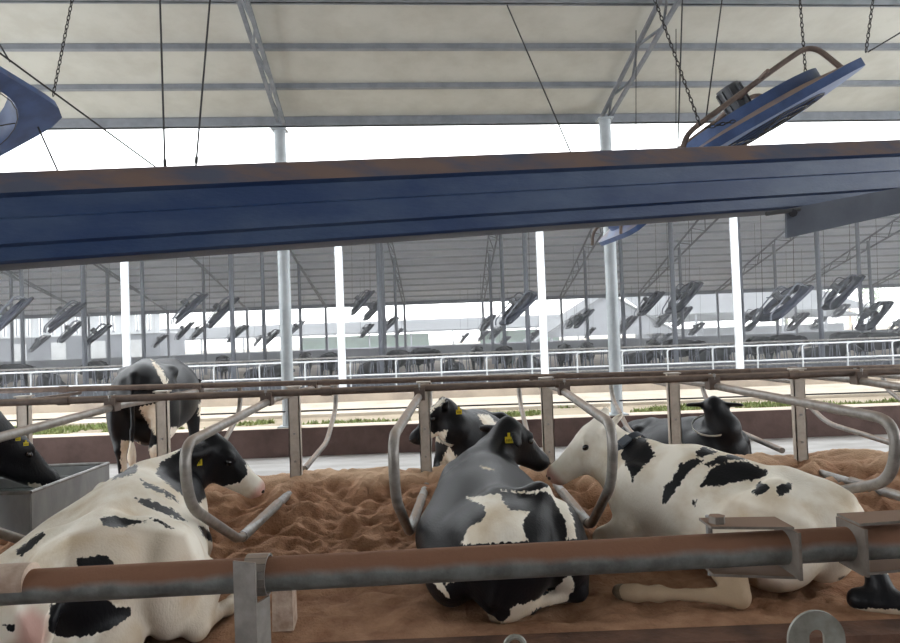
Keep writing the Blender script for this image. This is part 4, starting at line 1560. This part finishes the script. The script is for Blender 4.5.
# eave gutter beam
MB().box((0, FE_Y + 0.2 - RI_Y, FE_Z - 0.14), (BX1 - BX0, 0.14, 0.22)).build('eave_beam', 'far_steel', roof2)

wl = {-2: 'white roof column of the far barn, off to the left', -1: 'white roof column of the far barn, left of the standing cow back', 0: 'white roof column of the far barn, second from the left',
      1: 'white roof column of the far barn, third from the left', 2: 'white roof column of the far barn, rightmost', 3: 'white roof column of the far barn, off to the right'}
for k in range(-1, 3):
    px = {-1: (127, 365), 0: (343, 390), 1: (545, 372), 2: (740, 366)}[k]
    x = at_y(px[0], px[1], NE_Y).x
    t = empty('column', (x, NE_Y, 0.0))
    struct(t, wl[k], 'column')
    MB().tube([(0, 0, 0.0), (0, 0, NE_Z - 0.1)], 0.10, 14).build('shaft', 'white', t)
    MB().box((0, 0, 0.23), (0.34, 0.3, 0.03)).build('base_plate', 'white', t)
inner = MB().tube([(0, 0, 0), (0, 0, 1)], 0.085, 10).mesh('shaft', 'far_steel')
for Y in (24.0, 29.5, 37.0, 45.0):
    for k in range(-4, 7):
        x = -2.6 + 5.2 * k + (0.35 if Y == 24.0 else 0)
        pxx = 445 + x / Y * 680
        if pxx < -10 or pxx > 910:
            continue
        zt = (NE_Z + (Y - NE_Y) / (RI_Y - NE_Y) * (RI_Z - NE_Z)) if Y <= RI_Y else (RI_Z + (Y - RI_Y) / (FE_Y - RI_Y) * (FE_Z - RI_Z))
        o = link('column', inner)
        o.location = (x, Y, 0)
        o.scale = (1, 1, zt - 0.1)
        struct(o, 'grey interior column of the far barn', 'column')
        o['group'] = 'grey columns inside the far barn'

# galvanized railing sections with posts
xr0 = at_y(0, 370, 18.0).x - 1
sec = 4.8
rail_me = MB().tube([(-sec / 2, 0, 0), (sec / 2, 0, 0)], 0.024, 8).mesh('rail', 'galv_pale')
post_me = MB().tube(fillet([(0, 0.0, 0.0), (0, 0, 0.98), (0.16, 0, 1.0)], 0.12, 5), 0.022, 8).mesh('post', 'galv_pale')
for i in range(6):
    t = empty('railing', (xr0 + sec * (i + 0.5), 18.0, 0.0))
    tag(t, 'pale galvanized two rail fence section before the far barn, ' + ORD[i] + ' from the left', 'railing', 'railing sections of the far barn')
    for z in (1.0, 0.60):
        o = link('rail', rail_me, t)
        o.location = (0, 0, z)
    for k in range(4):
        o = link('post', post_me, t)
        o.location = (-sec / 2 + sec * (k + 0.5) / 4, 0, 0)

# headlock fence and dark cows behind it
hf = empty('headlock_fence', (0, 21.5, 0))
tag(hf, 'row of thin upright headlock bars behind the white railing', 'fence')
for z in (0.30, 1.0):
    MB().tube([(-16, 0, z), (19, 0, z)], 0.03, 8).build('rail', 'galv', hf)
mb = MB()
for i in range(250):
    x = -16 + 35 * i / 250
    lean = 0.10 * (1 if i % 2 else -1) * (1 if i % 4 < 2 else 0)
    mb.tube([(x, 0, 0.02), (x + lean, 0, 1.02)], 0.016, 5)
o = mb.build('bars', 'far_steel', hf)
o['kind'] = 'stuff'
w = MB().box2((-60, 22.3, 0), (60, 22.5, 0.42)).build('feed_wall', 'greywall')
struct(w, 'low concrete feed wall behind the headlock bars', 'wall')

lowp = lying_prims(s=1, poll=(1.1, 0.1, 0.8))
hpl, frl = head_prims((1.1, 0.1, 0.8), (0.8, 0.3, -0.5))
D_, lo_ = sdf_grid(lowp + hpl, 0.05)
V_, F_ = surface_nets(D_, lo_, 0.05)
me_l = bpy.data.meshes.new('lying_body')
me_l.from_pydata(V_.tolist(), [], F_.tolist())
lowp = standing_prims((1.2, 0, 1.2))
hpl, frl = head_prims((1.2, 0, 1.2), (0.7, 0.1, -0.6))
D_, lo_ = sdf_grid(lowp + hpl, 0.05)
V_, F_ = surface_nets(D_, lo_, 0.05)
me_s = bpy.data.meshes.new('standing_body')
me_s.from_pydata(V_.tolist(), [], F_.tolist())
for me in (me_l, me_s):
    me.shade_smooth()
    me.materials.append(M['coat'])
    n = len(me.vertices)
    co = np.empty(n * 3)
    me.vertices.foreach_get('co', co)
    co = co.reshape(-1, 3)
    val = np.array([noise.noise(Vector(tuple(c * 1.8 + 2.0))) for c in co]) * 9 + 6.0
    at = me.attributes.new('coat', 'FLOAT', 'POINT')
    at.data.foreach_set('value', val.astype(np.float32))
    for nm in ('pink', 'dirt'):
        me.attributes.new(nm, 'FLOAT', 'POINT')
cnt_c = [-1, -1]
for i, px in enumerate((12, 48, 96, 224, 262, 306, 330, 372, 398, 424, 452, 478, 505, 528, 566, 588, 632, 655, 682, 712, 762, 786, 822, 850, 882)):
    Y = (25.6, 28.3)[i % 2] + random.uniform(0, 0.3)
    p = at_y(px, 380, Y)
    st = (i % 3 != 1)
    o = link('cow', me_s if st else me_l)
    o.location = (p.x, Y, 0.0)
    o.rotation_euler = (0, 0, random.uniform(-2.2, -0.9) if i % 4 else random.uniform(0, 6.2))
    o.scale = (0.82,) * 3 if st else (0.95,) * 3
    cnt_c[st] += 1
    tag(o, ('distant dark cow standing behind the headlock bars, ' if st else 'distant dark cow lying behind the headlock bars, ') + ORD[cnt_c[st]] + ' from the left', 'cow', 'distant cows standing at the headlocks' if st else 'distant cows lying behind the headlocks')

# fans of the far barns
far_me = fan_meshes('fan_far', 'far_steel', seg=24)
FL = [(12, 318, 44), (68, 318, 36), (73, 332, 24), (41, 344, 19), (99, 336, 26), (192, 309, 34), (186, 331, 19), (224, 313, 33), (201, 332, 19), (161, 341, 15), (238, 334, 21), (273, 338, 19), (259, 341, 12),
      (298, 328, 16), (363, 303, 26), (374, 311, 22), (367, 331, 15), (389, 326, 20), (399, 333, 10), (488, 323, 17), (520, 309, 38), (497, 333, 15), (484, 336, 13), (465, 338, 11), (535, 336, 13), (505, 341, 11),
      (573, 322, 15), (584, 319, 21), (590, 333, 12), (651, 304, 26), (684, 298, 33), (663, 320, 16), (682, 317, 21), (627, 325, 20), (697, 329, 15), (655, 338, 11), (666, 338, 11),
      (753, 320, 24), (785, 304, 42), (843, 293, 36), (841, 311, 15), (798, 322, 20), (874, 316, 30), (819, 323, 14), (899, 326, 18)]
up_world = Vector((0, 0, 1))
cnt_f = {}
for i, (x, y, wpx) in enumerate(sorted(FL)):
    Y = min(43.0, max(20.0, 1.2 * 680 / wpx))
    if wpx < 30:
        Y = min(43.5, Y + (0, 2.6, 5.2)[i % 3] - 2.6)
    p = at_y(x, y, Y)
    a = math.radians(random.uniform(40, 50))
    b = math.radians(random.uniform(8, 18)) - 0.65 * math.atan((x - 445) / 680)
    big = wpx > 28
    side = 'left of the first white column' if x < 127 else ('between the first and second white columns' if x < 340 else ('between the second and third white columns' if x < 543 else ('between the third and fourth white columns' if x < 737 else 'right of the fourth white column')))
    key = (big, side)
    cnt_f[key] = cnt_f.get(key, -1) + 1
    f = fan(far_me, p, a, b, ORD[cnt_f[key]] + (' large' if big else ' small') + ' dark fan from the left, ' + side, ('large' if big else 'small') + ' far barn fans ' + side, max(0.45, min(1.15, wpx * Y / (680 * 1.15))))
    bpy.context.view_layer.update()
    if Y < 45:
        zt = (NE_Z + (Y - NE_Y) / (RI_Y - NE_Y) * (RI_Z - NE_Z)) if Y <= RI_Y else (RI_Z + (Y - RI_Y) / (FE_Y - RI_Y) * (FE_Z - RI_Z))
        R_ = f.matrix_world.to_3x3()
        for sx in (-0.6, 0.6):
            q = p + R_ @ Vector((sx, 0.3, 0.05))
            if zt > q.z + 0.1:
                part_world(MB().tube([q, Vector((q.x + 0.1, q.y, zt + 0.12))], 0.008, 4), 'hanger_cable', 'cable', f)

# ------------------------------------------------------------------ beyond the far barn
w = MB().box2((-60, 46.2, 0), (80, 46.5, 1.0)).build('wall_far', 'greywall')
struct(w, 'grey low wall behind the far barn', 'wall')
t = empty('shed_building', (-27, 52, 0))
tag(t, 'pale building with white curtain strips beyond the far barn at the left', 'building')
a0 = at_y(-10, 340, 52).x + 27
a1 = at_y(160, 340, 52).x + 27
MB().box2((a0, 0, -0.05), (a1, 5, 2.7)).build('wall', 'greywall', t)
MB().box2((a0, -0.1, 2.7), (a1, 5, 2.85)).build('ledge', 'lightwall', t)
nst = 14
for k in range(nst):
    xx = a0 + (a1 - a0) * (k + 0.5) / nst
    MB().box((xx, 0.3, 3.8), ((a1 - a0) / nst * 0.72, 0.05, 1.9)).build('curtain', 'lightwall', t)
    MB().box((a0 + (a1 - a0) * k / nst, 0.3, 3.8), (0.1, 0.1, 1.9)).build('mullion', 'far_steel', t)
MB().box2((a0 - 0.3, -0.4, 4.75), (a1 + 0.3, 6, 5.0)).build('roof_slab', 'farroof', t)
for k in range(4):
    MB().box((a0 + 2.2 + 3.0 * k, -0.03, 1.5), (1.1, 0.06, 1.5)).build('door', 'lightwall', t)

t = empty('long_shed', (0, 84, 0))
tag(t, 'long low grey roofed shed far behind the fans', 'building')
MB().prism([(-45, -3, 2.35), (-45, 6, 4.0), (-45, 6, 4.1), (-45, -3, 2.55)], (95, 0, 0)).build('roof', 'farroof', t)
for k in range(20):
    MB().tube([(-44 + 5 * k, -2.6, 0), (-44 + 5 * k, -2.6, 2.4)], 0.1, 6).build('post', 'far_steel', t)
for (xa, xb) in ((-18, -2), (4.5, 14.5)):
    MB().box2((xa, 2, 0), (xb, 2.2, 2.2)).build('green_wall', 'greenwall', t)
MB().box2((-45, -3.0, 0.55), (50, -2.8, 0.75)).build('rail', 'far_steel', t)

t = empty('gable_shed', (16, 66, 0))
tag(t, 'grey gabled shed behind the second silver column', 'building')
MB().prism([(-6.5, 0, 1.2), (6.5, 0, 1.2), (0, 0, 5.2)], (0, 10, 0)).build('gable', 'greywall', t)
MB().prism([(0, -0.4, 5.25), (7.2, -0.4, 0.85), (7.2, -0.4, 1.0), (0, -0.4, 5.4)], (0, 11, 0)).build('roof_slope', 'farroof', t)
MB().prism([(0, -0.4, 5.25), (-7.2, -0.4, 0.85), (-7.2, -0.4, 1.0), (0, -0.4, 5.4)], (0, 11, 0)).build('roof_slope', 'farroof', t)
for s in (-1, 1):
    MB().tube([(s * 5.6, 0.2, 0), (s * 5.6, 0.2, 1.8)], 0.12, 6).build('post', 'far_steel', t)
t = empty('pale_barn', (36.6, 78, 0))
tag(t, 'wide pale grey barn roof beyond the far barn at the right', 'building')
MB().prism([(-13, 0, 3.2), (-13, 12, 6.3), (-13, 12, 6.4), (-13, 0, 3.3)], (26, 0, 0)).build('roof', 'farroof', t)
for k in range(6):
    MB().tube([(-12.5 + 5 * k, 0.3, 0), (-12.5 + 5 * k, 0.3, 3.3)], 0.12, 6).build('post', 'far_steel', t)
MB().box2((-13, 6, 0), (13, 6.2, 1.6)).build('back_wall', 'greywall', t)
for (x, z, r, Y, lab) in ((60, 4.5, 4.6, 100, 'middle'), (74, 5.5, 6.0, 108, 'rightmost and tallest'), (51.5, 4.0, 3.6, 102, 'leftmost and lowest')):
    t = empty('tree', (x, Y, 0))
    tag(t, 'pale green tree far beyond the barns, ' + lab + ' of the trees', 'tree', 'trees at the right edge')
    MB().tube([(0, 0, 0), (0, 0, z)], [0.3, 0.18], 8).build('trunk', 'conc', t)
    cm = MB()
    for i in range(900):
        d = Vector((random.gauss(0, 1), random.gauss(0, 1), random.gauss(0, 0.8))).normalized() * r * random.uniform(0.6, 1.0)
        c = Vector((0, 0, z + 1)) + d
        e1 = Vector((random.gauss(0, 1), random.gauss(0, 1), random.gauss(0, 1))).normalized() * 0.35
        e2 = Vector((random.gauss(0, 1), random.gauss(0, 1), random.gauss(0, 1))).normalized() * 0.35
        n = len(cm.v)
        cm.v += [tuple(c), tuple(c + e1), tuple(c + e2)]
        cm.f.append((n, n + 1, n + 2))
    o = cm.build('foliage', 'leaf', t)
    o['kind'] = 'stuff'
# ------------------------------------------------------------------ dusty haze in the open air beyond the kerb
hz = bpy.data.materials.new('dust_haze')
hz.use_nodes = True
nt = hz.node_tree
nt.nodes.remove(nt.nodes['Principled BSDF'])
vsn = nt.nodes.new('ShaderNodeVolumeScatter')
vsn.inputs['Color'].default_value = (0.93, 0.96, 1.0, 1)
vsn.inputs['Density'].default_value = 0.011
vsn.inputs['Anisotropy'].default_value = 0.2
nt.links.new(vsn.outputs[0], nt.nodes['Material Output'].inputs['Volume'])
o = MB().box2((-70, 14.3, -0.2), (75, 60, 12)).build('dust_haze', hz)
tag(o, 'thin pale dusty haze hanging in the far barn', 'haze', kind='stuff')
print('objects', len(bpy.data.objects))
